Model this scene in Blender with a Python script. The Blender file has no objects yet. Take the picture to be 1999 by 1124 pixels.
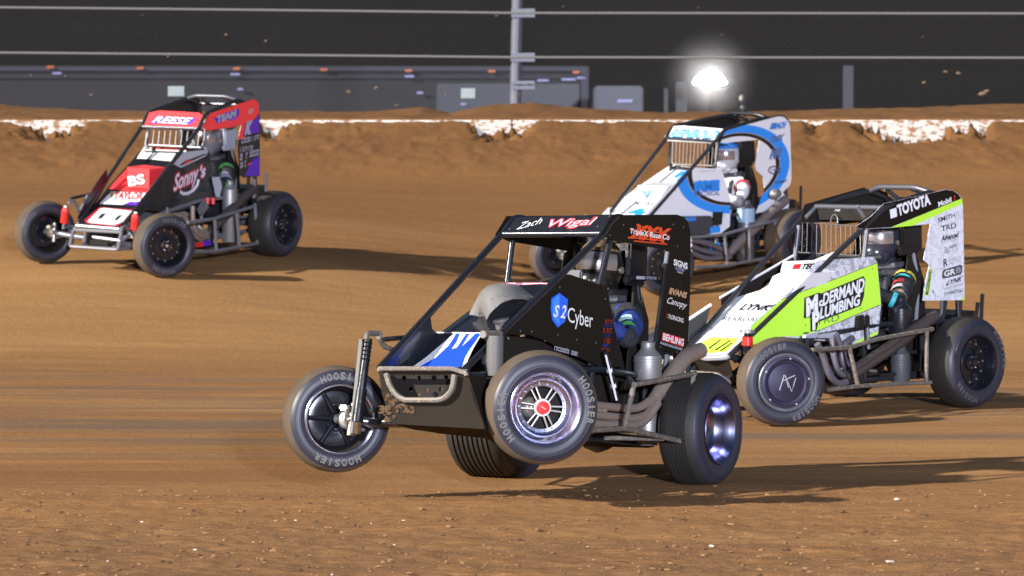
import bpy, bmesh, math, random
import numpy as np
from mathutils import Vector, Matrix
from mathutils.geometry import tessellate_polygon
random.seed(7)
R = math.radians
HAZE = 0
scene = bpy.context.scene
COL = scene.collection

# ------------------------------------------------------------------ camera
F_PX, CX, CY, CAM_H, HORIZON = 8000.0, 999.5, 562.0, 2.1, 205.0     # photograph pixels (1999 x 1124)
PITCH = math.atan((CY - HORIZON) / F_PX)
cam = bpy.data.cameras.new('camera')
cam.sensor_width = 36; cam.lens = F_PX / 1999 * 36
cam.clip_start = 0.5; cam.clip_end = 3000
cam.dof.use_dof = True; cam.dof.focus_distance = 21.3; cam.dof.aperture_fstop = 7.0
cam_o = bpy.data.objects.new('camera', cam); COL.objects.link(cam_o)
cam_o.location = (0, 0, CAM_H); cam_o.rotation_euler = (R(90) - PITCH, 0, 0)
scene.camera = cam_o

# ------------------------------------------------------------------ light (night meeting under floodlights)
SUN_AZ, SUN_EL = R(24), R(26)          # direction the light travels towards, seen from above, and height of the lamp
world = bpy.data.worlds.new('World'); scene.world = world; world.use_nodes = True
wn = world.node_tree; bg = wn.nodes['Background']
sky = wn.nodes.new('ShaderNodeTexSky'); sky.sky_type = 'NISHITA'; sky.sun_disc = False
sky.sun_elevation = SUN_EL; sky.sun_rotation = R(270) - SUN_AZ
wn.links.new(sky.outputs[0], bg.inputs[0]); bg.inputs[1].default_value = 0.022
sun = bpy.data.lights.new('floodlight_key', 'SUN'); sun.energy = 5.0; sun.angle = R(1.1); sun.color = (1, .95, .88)
sun_o = bpy.data.objects.new('floodlight_key', sun); COL.objects.link(sun_o)
sun_o.rotation_euler = Vector((math.cos(SUN_AZ) * math.cos(SUN_EL), math.sin(SUN_AZ) * math.cos(SUN_EL), -math.sin(SUN_EL))).to_track_quat('-Z', 'Y').to_euler()
fl = bpy.data.lights.new('fill_spot', 'SPOT'); fl.energy = 165000; fl.spot_size = R(40); fl.spot_blend = .6  # unseen fill lamp, added behind the camera to brighten the cars' near sides
fl.shadow_soft_size = 1.2; fl.color = (.76, .82, 1)
fl_o = bpy.data.objects.new('fill_spot', fl); COL.objects.link(fl_o)
fl_o.location = (9, -42, 10)
fl_o.rotation_euler = (Vector((0, 30, .5)) - fl_o.location).to_track_quat('-Z', 'Y').to_euler()
scene.view_settings.view_transform = 'Standard'; scene.view_settings.look = 'None'
scene.view_settings.exposure = 0.75; scene.view_settings.gamma = 1
scene.view_settings.use_curve_mapping = False

# ------------------------------------------------------------------ materials
MATS = {}
def mat(name, col, rough=.5, metal=0., coat=0., dirt=0., dscale=60., dcol=(.16, .09, .04), emit=None, alpha=1., bump=0., bscale=90, bdist=.01, spec=.5, dust=0.):
    if name in MATS: return MATS[name]
    m = bpy.data.materials.new(name); m.use_nodes = True; nt = m.node_tree; N = nt.nodes; L = nt.links
    b = N['Principled BSDF']; b.inputs['Base Color'].default_value = (*col, 1); b.inputs['Roughness'].default_value = rough
    b.inputs['Metallic'].default_value = metal; b.inputs['Coat Weight'].default_value = coat; b.inputs['Specular IOR Level'].default_value = spec
    b.inputs['Alpha'].default_value = alpha
    if emit:
        b.inputs['Emission Color'].default_value = (*col, 1); b.inputs['Emission Strength'].default_value = emit
    tc = N.new('ShaderNodeTexCoord')
    if dirt or dust:
        n = N.new('ShaderNodeTexNoise'); n.inputs['Scale'].default_value = dscale; n.inputs['Detail'].default_value = 6; n.inputs['Roughness'].default_value = .7
        L.new(tc.outputs['Object'], n.inputs['Vector'])
        r = N.new('ShaderNodeValToRGB'); e = r.color_ramp.elements
        e[0].position = .72 - .25 * dirt; e[1].position = min(.99, e[0].position + .07)
        L.new(n.outputs[0], r.inputs[0])
        n2 = N.new('ShaderNodeTexNoise'); n2.inputs['Scale'].default_value = 5; n2.inputs['Detail'].default_value = 3
        L.new(tc.outputs['Object'], n2.inputs['Vector'])
        ma = N.new('ShaderNodeMath'); ma.operation = 'MULTIPLY_ADD'; L.new(n2.outputs[0], ma.inputs[0]); ma.inputs[1].default_value = dust * 2; ma.inputs[2].default_value = 0
        mx = N.new('ShaderNodeMath'); mx.operation = 'MAXIMUM'; mx.use_clamp = True
        md = N.new('ShaderNodeMath'); md.operation = 'MULTIPLY'; L.new(r.outputs[0], md.inputs[0]); md.inputs[1].default_value = .85 if dirt else 0
        L.new(md.outputs[0], mx.inputs[0]); L.new(ma.outputs[0], mx.inputs[1])
        mix = N.new('ShaderNodeMix'); mix.data_type = 'RGBA'; mix.inputs[6].default_value = (*col, 1); mix.inputs[7].default_value = (*dcol, 1)
        L.new(mx.outputs[0], mix.inputs[0]); L.new(mix.outputs[2], b.inputs['Base Color'])
        mr = N.new('ShaderNodeMapRange'); mr.inputs[3].default_value = rough; mr.inputs[4].default_value = .9
        L.new(mx.outputs[0], mr.inputs[0]); L.new(mr.outputs[0], b.inputs['Roughness'])
        if metal:
            mm = N.new('ShaderNodeMapRange'); mm.inputs[3].default_value = metal; mm.inputs[4].default_value = 0
            L.new(mx.outputs[0], mm.inputs[0]); L.new(mm.outputs[0], b.inputs['Metallic'])
    if bump:
        nb = N.new('ShaderNodeTexNoise'); nb.inputs['Scale'].default_value = bscale; nb.inputs['Detail'].default_value = 5
        L.new(tc.outputs['Object'], nb.inputs['Vector'])
        bp = N.new('ShaderNodeBump'); bp.inputs['Strength'].default_value = bump; bp.inputs['Distance'].default_value = bdist
        L.new(nb.outputs[0], bp.inputs['Height']); L.new(bp.outputs[0], b.inputs['Normal'])
    MATS[name] = m; return m

BLK = mat('black_powdercoat', (.012, .013, .018), .28, dirt=.35, dscale=55, dcol=(.22, .17, .12), coat=.4)
BLKC = mat('black_tube', (.02, .02, .024), .35, dirt=.12, dscale=50, coat=.3)
MBLK = mat('matte_black_panel', (.0105, .0085, .0065), .6, dirt=.10, dscale=70, spec=.16, bump=.35, bscale=5, bdist=.03)
GBLK = mat('gloss_black_panel', (.010, .0095, .012), .34, coat=.15, dirt=.10, spec=.35, bump=.35, bscale=5, bdist=.03)
INNER = mat('dark_interior', (.009, .008, .0075), .75, dust=.03, spec=.25)
HOOP = mat('satin_bar', (.11, .11, .125), .4, .4)
SILV = mat('silver_tube', (.20, .20, .22), .4, .4, dirt=.2, dscale=40)
CHROME = mat('polished_rim', (.58, .60, .78), .22, 1., dirt=.05, dscale=80)
CHROME2 = mat('rear_dish', (.33, .33, .50), .22, 1., dirt=.1, dscale=60)
MACH = mat('machined_alloy', (.62, .58, .5), .38, .85, dust=.1)
STEEL = mat('header_steel', (.40, .32, .27), .42, .75, dust=.25, dcol=(.20, .13, .09))
ALU = mat('brushed_canister', (.36, .36, .36), .42, .8, dust=.15, dirt=.25)
RUST = mat('muddy_tube', (.17, .15, .13), .5, .4, dirt=.75, dscale=45, dcol=(.27, .2, .14))
MUD = mat('caked_mud', (.085, .046, .021), .95, bump=1.)
MUDP = mat('muddy_black_plate', (.012, .009, .006), .8, dirt=.32, dscale=22, dcol=(.09, .058, .034), dust=.05, spec=.15)
SIDE = mat('tyre_sidewall', (.021, .0225, .038), .42, dust=.08, dcol=(.09, .075, .065))
TREAD = mat('tyre_tread', (.034, .026, .018), .8, dust=.5, dcol=(.125, .082, .048), bump=.35)
TREADR = mat('tyre_tread_worn', (.014, .013, .012), .6, dust=.12, dcol=(.07, .05, .035), bump=.25)
TLET = mat('tyre_letter', (.19, .18, .16), .8, dust=.4, dcol=(.1, .09, .07))
TLET2 = mat('tyre_letter_faded', (.15, .145, .15), .7, dust=.4, dcol=(.05, .045, .04))
WHEELB = mat('black_wheel', (.012, .012, .018), .22, .3, coat=.5)
COVER = mat('wheel_cover', (.035, .035, .075), .28, .5, dust=.06)
RED = mat('red_paint', (.72, .02, .018), .3, coat=.4)
REDF = mat('red_fluor', (.9, .045, .05), .4, dirt=.1, dscale=90)
SPRED = mat('red_spring', (.7, .03, .025), .4, dust=.08)
WHITE = mat('white_vinyl', (.80, .80, .82), .35, coat=.2, dirt=.10, dscale=110)
WHT2 = mat('white_panel', (.74, .74, .78), .3, coat=.3, dirt=.14, dscale=75, bump=.3, bscale=5, bdist=.03)
CREAM = mat('white_lettering', (.8, .79, .76), .45)
FLUO = mat('fluor_yellow', (.50, .86, .06), .4, dirt=.1, dscale=80)
BLUE = mat('sky_blue_vinyl', (.02, .27, .85), .35, coat=.2)
RBLUE = mat('royal_blue_vinyl', (.015, .07, .80), .35, coat=.2)
SBLUE = mat('shield_blue', (.02, .13, .75), .4)
LBLUE = mat('light_blue_vinyl', (.30, .66, .88), .4)
DBLUE = mat('deep_blue', (.01, .03, .3), .4)
PURP = mat('purple_vinyl', (.10, .02, .42), .4)
GREY = mat('grey_vinyl', (.36, .36, .42), .45)
DGREY = mat('dark_grey', (.07, .07, .08), .5)
INK = mat('black_ink', (.012, .012, .013), .5)
ORNG = mat('orange_red_ink', (.75, .07, .015), .45)
DRED = mat('dull_red_ink', (.25, .02, .015), .5)
GOLD = mat('gold_ink', (.45, .25, .11), .5)
PINK = mat('pink_strip', (.75, .28, .38), .5)
GREYBAR = mat('dusty_grey_bar', (.10, .095, .09), .6, dirt=.5, dscale=45, dcol=(.13, .085, .05))
SCRW = mat('screen_wire', (.11, .105, .105), .45, .4)
GLASS = mat('smoked_plastic', (.27, .26, .25), .3, alpha=.8, dirt=.55, dscale=34, dcol=(.10, .055, .025), dust=.04)
VISOR = mat('visor_mirror', (.45, .41, .42), .14, .8, dust=.08, dirt=.15)
PIPEDARK = mat('dark_exhaust', (.09, .08, .085), .42, .6, dust=.15)
FABRICB = mat('black_suit', (.015, .015, .02), .85, bump=.9, bscale=17, bdist=.03)
FABRICBL = mat('blue_suit', (.008, .026, .16), .8, bump=.9, bscale=17, bdist=.03)
FABRICW = mat('white_suit', (.7, .7, .72), .85, dust=.05, bump=.9, bscale=17, bdist=.03)
GREEN = mat('green_patch', (.08, .35, .08), .7)
CYAN = mat('pale_cyan_patch', (.45, .68, .72), .7)
GLRED = mat('red_glove', (.5, .015, .02), .7)
SKIN = mat('skin', (.5, .3, .22), .6)

def camo_mat(name, c1, c2):
    m = mat(name, c1, .35, coat=.2); nt = m.node_tree; N = nt.nodes; L = nt.links; b = N['Principled BSDF']
    tc = N.new('ShaderNodeTexCoord'); n = N.new('ShaderNodeTexNoise'); n.inputs['Scale'].default_value = 16; n.inputs['Detail'].default_value = 7; n.inputs['Roughness'].default_value = .68
    n.inputs['Distortion'].default_value = .8
    L.new(tc.outputs['Object'], n.inputs['Vector']); r = N.new('ShaderNodeValToRGB'); e = r.color_ramp.elements
    e[0].position = .47; e[0].color = (*c2, 1); e[1].position = .50; e[1].color = (*c1, 1)
    x = e.new(.585); x.color = (*c1, 1); y = e.new(.60); y.color = (*[.7 * v for v in c1], 1)
    L.new(n.outputs[0], r.inputs[0]); L.new(r.outputs[0], b.inputs['Base Color']); return m
CAMO = camo_mat('grey_camo_wrap', (.62, .62, .68), (.34, .34, .38))
CAMOL = camo_mat('white_camo_wrap', (.74, .74, .80), (.60, .60, .66))

def ring_mat(name, cx, cz, rx, rz):
    """white panel with a painted blue ring and a thinner black one inside it (a graphic of the car)"""
    m = mat(name, (.74, .74, .80), .3, coat=.3); nt = m.node_tree; N = nt.nodes; L = nt.links; b = N['Principled BSDF']
    tc = N.new('ShaderNodeTexCoord'); mp = N.new('ShaderNodeMapping'); mp.vector_type = 'POINT'
    mp.inputs['Location'].default_value = (-cx / rx, 0, -cz / rz); mp.inputs['Scale'].default_value = (1 / rx, 0, 1 / rz)
    L.new(tc.outputs['Object'], mp.inputs[0]); le = N.new('ShaderNodeVectorMath'); le.operation = 'LENGTH'; L.new(mp.outputs[0], le.inputs[0])
    r = N.new('ShaderNodeValToRGB'); r.color_ramp.interpolation = 'CONSTANT'; e = r.color_ramp.elements
    W = (.74, .74, .80, 1); e[0].color = W; e[0].position = 0; e[1].position = .37; e[1].color = (.01, .01, .012, 1)
    for p, c in ((.405, (.3, .3, .34, 1)), (.413, (.02, .27, .85, 1)), (.5, W)):
        q = e.new(p); q.color = c
    sc = N.new('ShaderNodeMath'); sc.operation = 'MULTIPLY'; sc.inputs[1].default_value = .5; L.new(le.outputs['Value'], sc.inputs[0])
    L.new(sc.outputs[0], r.inputs[0]); L.new(r.outputs[0], b.inputs['Base Color']); return m

# ------------------------------------------------------------------ mesh builder
class MB:
    def __init__(s): s.v = []; s.f = []; s.m = []; s.mats = []
    def mi(s, m):
        if m not in s.mats: s.mats.append(m)
        return s.mats.index(m)
    def add(s, vs, fs, m):
        o = len(s.v); s.v += [tuple(v) for v in vs]; k = s.mi(m)
        for f in fs: s.f.append(tuple(i + o for i in f)); s.m.append(k)
    def tube(s, pts, r, m, seg=8, closed=False, cap=True):
        P = [Vector(p) for p in pts]; n = len(P); rr = r if isinstance(r, (list, tuple)) else [r] * n
        T = []
        for i in range(n):
            a = P[(i - 1) % n] if (i or closed) else P[i]; b = P[(i + 1) % n] if (i < n - 1 or closed) else P[i]
            T.append((b - a).normalized() if (b - a).length > 1e-9 else Vector((0, 0, 1)))
        u = T[0].orthogonal().normalized(); vs = []
        for i in range(n):
            u = (u - T[i] * u.dot(T[i])); u = u.normalized() if u.length > 1e-6 else T[i].orthogonal().normalized()
            w = T[i].cross(u)
            for k in range(seg):
                a = 2 * math.pi * k / seg; vs.append(P[i] + (u * math.cos(a) + w * math.sin(a)) * rr[i])
        fs = []
        for i in range(n if closed else n - 1):
            j = (i + 1) % n
            for k in range(seg):
                l = (k + 1) % seg; fs.append((i * seg + k, i * seg + l, j * seg + l, j * seg + k))
        if cap and not closed:
            fs.append(tuple(range(seg))[::-1]); fs.append(tuple((n - 1) * seg + k for k in range(seg)))
        s.add(vs, fs, m)
    def box(s, c, d, m, rot=None, bev=0.):
        x, y, z = [q / 2 for q in d]; rot = rot or Matrix.Identity(3); c = Vector(c)
        if not bev:
            vs = [Vector((a * x, b * y, e * z)) for e in (-1, 1) for b in (-1, 1) for a in (-1, 1)]
            fs = [(0, 2, 3, 1), (4, 5, 7, 6), (0, 1, 5, 4), (2, 6, 7, 3), (0, 4, 6, 2), (1, 3, 7, 5)]
        else:
            bm = bmesh.new(); bmesh.ops.create_cube(bm, size=1)
            for q in bm.verts: q.co = Vector((q.co.x * 2 * x, q.co.y * 2 * y, q.co.z * 2 * z))
            bmesh.ops.bevel(bm, geom=list(bm.edges), offset=bev, segments=2, affect='EDGES'); bm.verts.ensure_lookup_table()
            vs = [q.co.copy() for q in bm.verts]; fs = [tuple(q.index for q in f.verts) for f in bm.faces]; bm.free()
        s.add([c + rot @ v for v in vs], fs, m)
    def lathe(s, prof, m, org=(0, 0, 0), ax=(0, 1, 0), seg=40):
        """prof: (radius, along axis[, material]); a closed or open outline turned about ax"""
        ax = Vector(ax).normalized(); u = Vector((0, 0, 1)) if abs(ax.z) < .9 else Vector((1, 0, 0)); u = (u - ax * u.dot(ax)).normalized(); w = ax.cross(u); org = Vector(org)
        vs = []
        for p in prof:
            for k in range(seg):
                a = 2 * math.pi * k / seg; vs.append(org + ax * p[1] + (u * math.cos(a) + w * math.sin(a)) * max(p[0], 1e-4))
        o = len(s.v); s.v += [tuple(v) for v in vs]
        for i in range(len(prof) - 1):
            mm = s.mi(prof[i][2] if len(prof[i]) > 2 else m)
            for k in range(seg):
                l = (k + 1) % seg; s.f.append((o + i * seg + k, o + i * seg + l, o + (i + 1) * seg + l, o + (i + 1) * seg + k)); s.m.append(mm)
    def panel(s, poly, m, th=.004, back=None, ext=None):
        """a plate (or prism along ext) with its own thickness"""
        P = [Vector(p) for p in poly]; n = newell(P)
        e = Vector(ext) if ext is not None else n * th
        tri = tessellate_polygon([P]); k = len(P)
        if ext is None: P = [p - n * th / 2 for p in P]
        s.add(P + [p + e for p in P], [t for t in tri] + [tuple(i + k for i in t[::-1]) for t in tri] + [(i, (i + 1) % k, (i + 1) % k + k, i + k) for i in range(k)], m)
    def sheet(s, poly, m, off=0., view=None):
        P = [Vector(p) for p in poly]; n = newell(P)
        if view is not None and n.dot(view - P[0]) < 0: n = -n
        s.add([p + n * off for p in P], [t for t in tessellate_polygon([P])], m)
    def ellipsoid(s, c, rad, m, seg=20, rings=12, rot=None, z0=-1., z1=1., cut=None):
        rot = rot or Matrix.Identity(3); c = Vector(c); vs = []; fs = []
        for i in range(rings + 1):
            zz = z0 + (z1 - z0) * i / rings; zz = math.sin(math.pi / 2 * zz); q = math.sqrt(max(0, 1 - zz * zz))
            for k in range(seg):
                a = 2 * math.pi * k / seg; vs.append(c + rot @ Vector((rad[0] * q * math.cos(a), rad[1] * q * math.sin(a), rad[2] * zz)))
        for i in range(rings):
            for k in range(seg):
                l = (k + 1) % seg; f = (i * seg + k, i * seg + l, (i + 1) * seg + l, (i + 1) * seg + k)
                if cut:
                    cc = sum((vs[j] for j in f), Vector()) / 4
                    if not cut(cc - c): continue
                fs.append(f)
        s.add(vs, fs, m)
    def text(s, txt, bl, br, tl, m, off=.003, view=None, bold=0., shear=0.):
        bl, br, tl = Vector(bl), Vector(br), Vector(tl); vs, tr, w, cap = glyphs(txt, bold, shear)
        n = (br - bl).cross(tl - bl).normalized()
        if view is not None and n.dot(view - bl) < 0: n = -n
        s.add([bl + (br - bl) * (x / w) + (tl - bl) * (y / cap) + n * off for x, y in vs], tr, m)
    def build(s, name, parent=None, sharp=38):
        me = bpy.data.meshes.new(name); me.from_pydata(s.v, [], s.f)
        for m in s.mats: me.materials.append(m)
        me.polygons.foreach_set('material_index', s.m); me.polygons.foreach_set('use_smooth', [True] * len(s.f))
        me.validate(); me.set_sharp_from_angle(angle=R(sharp)); me.update()
        o = bpy.data.objects.new(name, me); COL.objects.link(o)
        if parent is not None: o.parent = parent
        return o

def newell(P):
    n = Vector()
    for i in range(len(P)):
        a, b = P[i], P[(i + 1) % len(P)]
        n += Vector(((a.y - b.y) * (a.z + b.z), (a.z - b.z) * (a.x + b.x), (a.x - b.x) * (a.y + b.y)))
    return n.normalized()
_G = {}
def glyphs(txt, bold=0., shear=0.):
    k = (txt, bold, shear)
    if k in _G: return _G[k]
    def mesh(t, b):
        cu = bpy.data.curves.new('lettering', 'FONT'); cu.body = t; cu.resolution_u = 3; cu.offset = b; cu.shear = shear
        o = bpy.data.objects.new('lettering', cu); COL.objects.link(o)
        dg = bpy.context.evaluated_depsgraph_get(); me = bpy.data.meshes.new_from_object(o.evaluated_get(dg))
        vs = [(v.co.x, v.co.y) for v in me.vertices]; fs = [tuple(p.vertices) for p in me.polygons]
        bpy.data.objects.remove(o); bpy.data.curves.remove(cu); bpy.data.meshes.remove(me); return vs, fs
    if 'cap' not in _G: _G['cap'] = max(y for x, y in mesh('H', 0)[0])
    vs, fs = mesh(txt, bold)
    if not vs: _G[k] = ([(0, 0)], [], 1, 1); return _G[k]
    x0 = min(v[0] for v in vs); w = max(v[0] for v in vs) - x0
    _G[k] = ([(x - x0, y) for x, y in vs], fs, w, _G['cap']); return _G[k]
def rnd(pts, rad=.05, n=4, closed=False):
    P = [Vector(p) for p in pts]; out = []
    for i, p in enumerate(P):
        if not closed and i in (0, len(P) - 1): out.append(p); continue
        a, b = P[i - 1] - p, P[(i + 1) % len(P)] - p; r = min(rad, a.length * .45, b.length * .45)
        a, b = p + a.normalized() * r, p + b.normalized() * r
        for k in range(n + 1):
            t = k / n; out.append(a * (1 - t) ** 2 + p * 2 * t * (1 - t) + b * t * t)
    return out
def empty(name, parent=None, mw=None):
    o = bpy.data.objects.new(name, None); COL.objects.link(o); o.empty_display_size = .2
    if parent is not None: o.parent = parent
    if mw is not None: o.matrix_local = mw
    return o
def tag(o, label=None, cat=None, group=None, kind=None):
    for k, v in (('label', label), ('category', cat), ('group', group), ('kind', kind)):
        if v: o[k] = v
    return o

# ------------------------------------------------------------------ where a point of the photograph lies on a plane of a car
def rot_ypr(y, p, r):
    return Matrix.Rotation(R(y), 3, 'Z') @ Matrix.Rotation(R(p), 3, 'Y') @ Matrix.Rotation(R(r), 3, 'X')
class Car:
    def __init__(s, t, ypr, **k):
        s.t = Vector(t); s.R = rot_ypr(*ypr); s.__dict__.update(k)
        s.cam = s.R.transposed() @ (Vector((0, 0, CAM_H)) - s.t)
        a, b = Vector(s.FB), Vector(s.DN); s.tp = ('n', a, Vector((b.y - a.y, -(b.x - a.x), 0)).normalized())
        M = s.R.to_4x4(); M.translation = s.t; s.M = M
    def ray(s, u, v):
        c, q = math.cos(PITCH), math.sin(PITCH); x = (u - CX) / F_PX; y = (CY - v) / F_PX
        return s.R.transposed() @ Vector((x, c + q * y, -q + c * y))
    def p(s, u, v, pl):
        d = s.ray(u, v)
        if pl[0] in 'xyz': i = 'xyz'.index(pl[0]); return s.cam + d * ((pl[1] - s.cam[i]) / d[i])
        if pl[0] == 's':
            _, x0, z0, sl = pl; o, n = Vector((x0, 0, z0)), Vector((sl, 0, 1))
        else: _, o, n = pl
        return s.cam + d * (n.dot(o - s.cam) / n.dot(d))
    def q(s, Z, pts, pl): return [s.p(Z[0] + a / Z[2], Z[1] + b / Z[2], pl) for a, b in pts]
# ------------------------------------------------------------------ ground
def _hash(ix, iy, s):
    h = (ix.astype(np.int64) * 374761393 + iy.astype(np.int64) * 668265263 + s * 974711) & 0x7fffffff
    h = ((h ^ (h >> 13)) * 1274126177) & 0x7fffffff
    return ((h ^ (h >> 16)) & 0xffff) / 65535.0
def vnoise(x, y, s=0):
    ix, iy = np.floor(x), np.floor(y); fx, fy = x - ix, y - iy; fx = fx * fx * (3 - 2 * fx); fy = fy * fy * (3 - 2 * fy)
    a, b, c, d = _hash(ix, iy, s), _hash(ix + 1, iy, s), _hash(ix, iy + 1, s), _hash(ix + 1, iy + 1, s)
    return (a + (b - a) * fx) * (1 - fy) + (c + (d - c) * fx) * fy
def fbm(x, y, s=0, o=4, g=.5):
    t = 0; a = 1; n = 0
    for i in range(o): t = t + a * (vnoise(x * 2 ** i, y * 2 ** i, s + i) - .5); n += a; a *= g
    return t / n * 2
def smooth(a, b, x): t = np.clip((x - a) / (b - a), 0, 1); return t * t * (3 - 2 * t)
def bank(X, Y):
    return .05 + .11 * np.log1p(np.exp(np.clip(Y - 33.8, -30, 30))) - .2 * np.tanh((X + 1) / 2.2) * (.5 + .5 * np.tanh((Y - 34) / 2)) * (1 - smooth(40, 45.5, Y))
CONTACT = np.array([(1.013, 21.986, .060), (.031, 22.605, .045), (-3.107, 36.57, .568), (-4.232, 37.122, .67), (-2.203, 38.069, .698), (-3.262, 38.672, .748),
    (1.731, 26.353, .038), (3.058, 27.566, .070), (2.305, 28.43, .086), (.998, 27.312, .055), (1.423, 38.243, .326), (.437, 39.038, .396), (2.699, 39.408, .50), (1.889, 40.279, .582)])
def _k(dx, dy): return np.exp(-(dx * dx + dy * dy) / (2 * .75 ** 2))
_A = _k(CONTACT[:, None, 0] - CONTACT[None, :, 0], CONTACT[:, None, 1] - CONTACT[None, :, 1]) + .02 * np.eye(len(CONTACT))
_W = np.linalg.solve(_A, CONTACT[:, 2] - bank(CONTACT[:, 0], CONTACT[:, 1]))
WALL_Y, WALL_TOP = 46.5, 1.931
def X46(u): return (np.asarray(u, float) - CX) * WALL_Y / F_PX
BARE = [(30, 170, .30, 0), (505, 580, .22, 0), (905, 1040, .24, 0), (1570, 1612, .10, 0), (1680, 1885, .42, 1), (1893, 1930, .18, 0)]   # where the dirt has come off the wall: from, to (along the wall), how deep
CREST = np.array([(-4000, 213), (-300, 208), (0, 204), (60, 211), (200, 216), (420, 217), (700, 219), (770, 215), (825, 209), (880, 221), (930, 210), (960, 205), (1040, 202), (1100, 208), (1200, 215), (1300, 220), (1500, 218), (1650, 213), (1750, 212), (1850, 208), (1960, 203), (2300, 207), (6000, 212)])
def ground_z(X, Y):
    b = bank(X, Y)
    for (cx, cy, _), w in zip(CONTACT, _W): b = b + w * _k(X - cx, Y - cy)
    near = smooth(23.5, 18.5, Y); loose = fbm(X * 1.1, Y * 1.6, 3, 4)
    b = b + .010 * fbm(X * .7, Y * 2.2, 11, 4) + near * (.022 * loose + .020 * np.maximum(0, fbm(X * 5, Y * 7, 21, 4)) ** 1.2 + .012 * fbm(X * 17, Y * 17, 31, 3))
    b = b + .05 * np.exp(-((Y - 20.9 - .25 * fbm(X * .4, X * 0, 5, 2)) / .35) ** 2) * smooth(2.5, -2.5, X)
    b = b + smooth(24, 27, Y) * .008 * fbm(X * 1.5, Y * 4, 41, 4)
    # dirt thrown up against the wall
    Xw = X + .25 * fbm(X * 3, Y * 3, 73, 3)
    gap = .002 + .035 * np.maximum(0, fbm(Xw * 2.3, X * 0 + 4, 61, 4) + .02) + .035 * np.maximum(0, fbm(Xw * 9, Y * 6, 63, 4, .7))
    for u0, u1, dp, wide in BARE:
        a, e = X46(u0), X46(u1); m = (a + e) / 2; hw = (e - a) / 2
        q = np.abs(X - m) / hw + .9 * fbm(Xw * 8, X * 0 + Y * 1.5, 71, 5, .75)
        gap = np.maximum(gap, dp * (smooth(1.05, .35, q) if wide else np.clip(1.1 - q, 0, 1)) * (1 + 1.3 * fbm(Xw * 13, Y * 9, 75, 4, .7)))
    top = WALL_TOP - gap
    t = np.clip((Y - 43.9) / (46.46 - 43.9), 0, 1)
    lump = (.030 * fbm(X * 1.6, Y * 2.6, 81, 5, .5) + .022 * fbm(X * 7, Y * 7, 91, 4, .6)) * smooth(.2, .7, t) * np.clip((1 - t) * 6, 0, 1)
    face = b + (WALL_TOP - .004 - b) * t ** 2.6 - gap * smooth(.78, .985, t) + lump
    crest = CAM_H + (HORIZON - np.interp(X / 48.2 * F_PX + CX, CREST[:, 0], CREST[:, 1])) * 48.2 / F_PX
    s = smooth(46.7, 48.1, Y); d = smooth(48.6, 51.5, Y)
    berm = (1.955 + (crest - 1.955) * s + .02 * fbm(X * 3, Y * 3, 95, 4)) * (1 - d) + 1.0 * d
    z = np.where(Y <= 46.47, face, np.where(Y < 46.69, top - .3, berm))
    return z
def axis(*seg):
    out = []
    for a, b, s in seg: out += list(np.arange(a, b, s))
    return np.array(out + [seg[-1][1]])
xs = axis((-300, -60, 60), (-60, -20, 10), (-20, -7, 1), (-7, 7, .03), (7, 20, 1), (20, 60, 10), (60, 300, 60))
ys = axis((-80, 10, 15), (10, 16, .5), (16, 24, .02), (24, 45.4, .07), (45.4, 48.8, .022), (48.8, 52, .2), (52, 100, 6), (100, 420, 40))
X, Y = np.meshgrid(xs, ys); Z = ground_z(X, Y)
nx, ny = len(xs), len(ys)
idx = np.arange(nx * ny).reshape(ny, nx); q = np.stack([idx[:-1, :-1], idx[:-1, 1:], idx[1:, 1:], idx[1:, :-1]], -1).reshape(-1, 4)
me = bpy.data.meshes.new('ground'); me.vertices.add(nx * ny); me.vertices.foreach_set('co', np.stack([X, Y, Z], -1).ravel())
me.loops.add(q.size); me.loops.foreach_set('vertex_index', q.ravel()); me.polygons.add(len(q))
me.polygons.foreach_set('loop_start', np.arange(len(q)) * 4); me.polygons.foreach_set('use_smooth', np.ones(len(q), bool)); me.update(calc_edges=True)
ground = bpy.data.objects.new('ground', me); COL.objects.link(ground); tag(ground, kind='structure')

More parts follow.
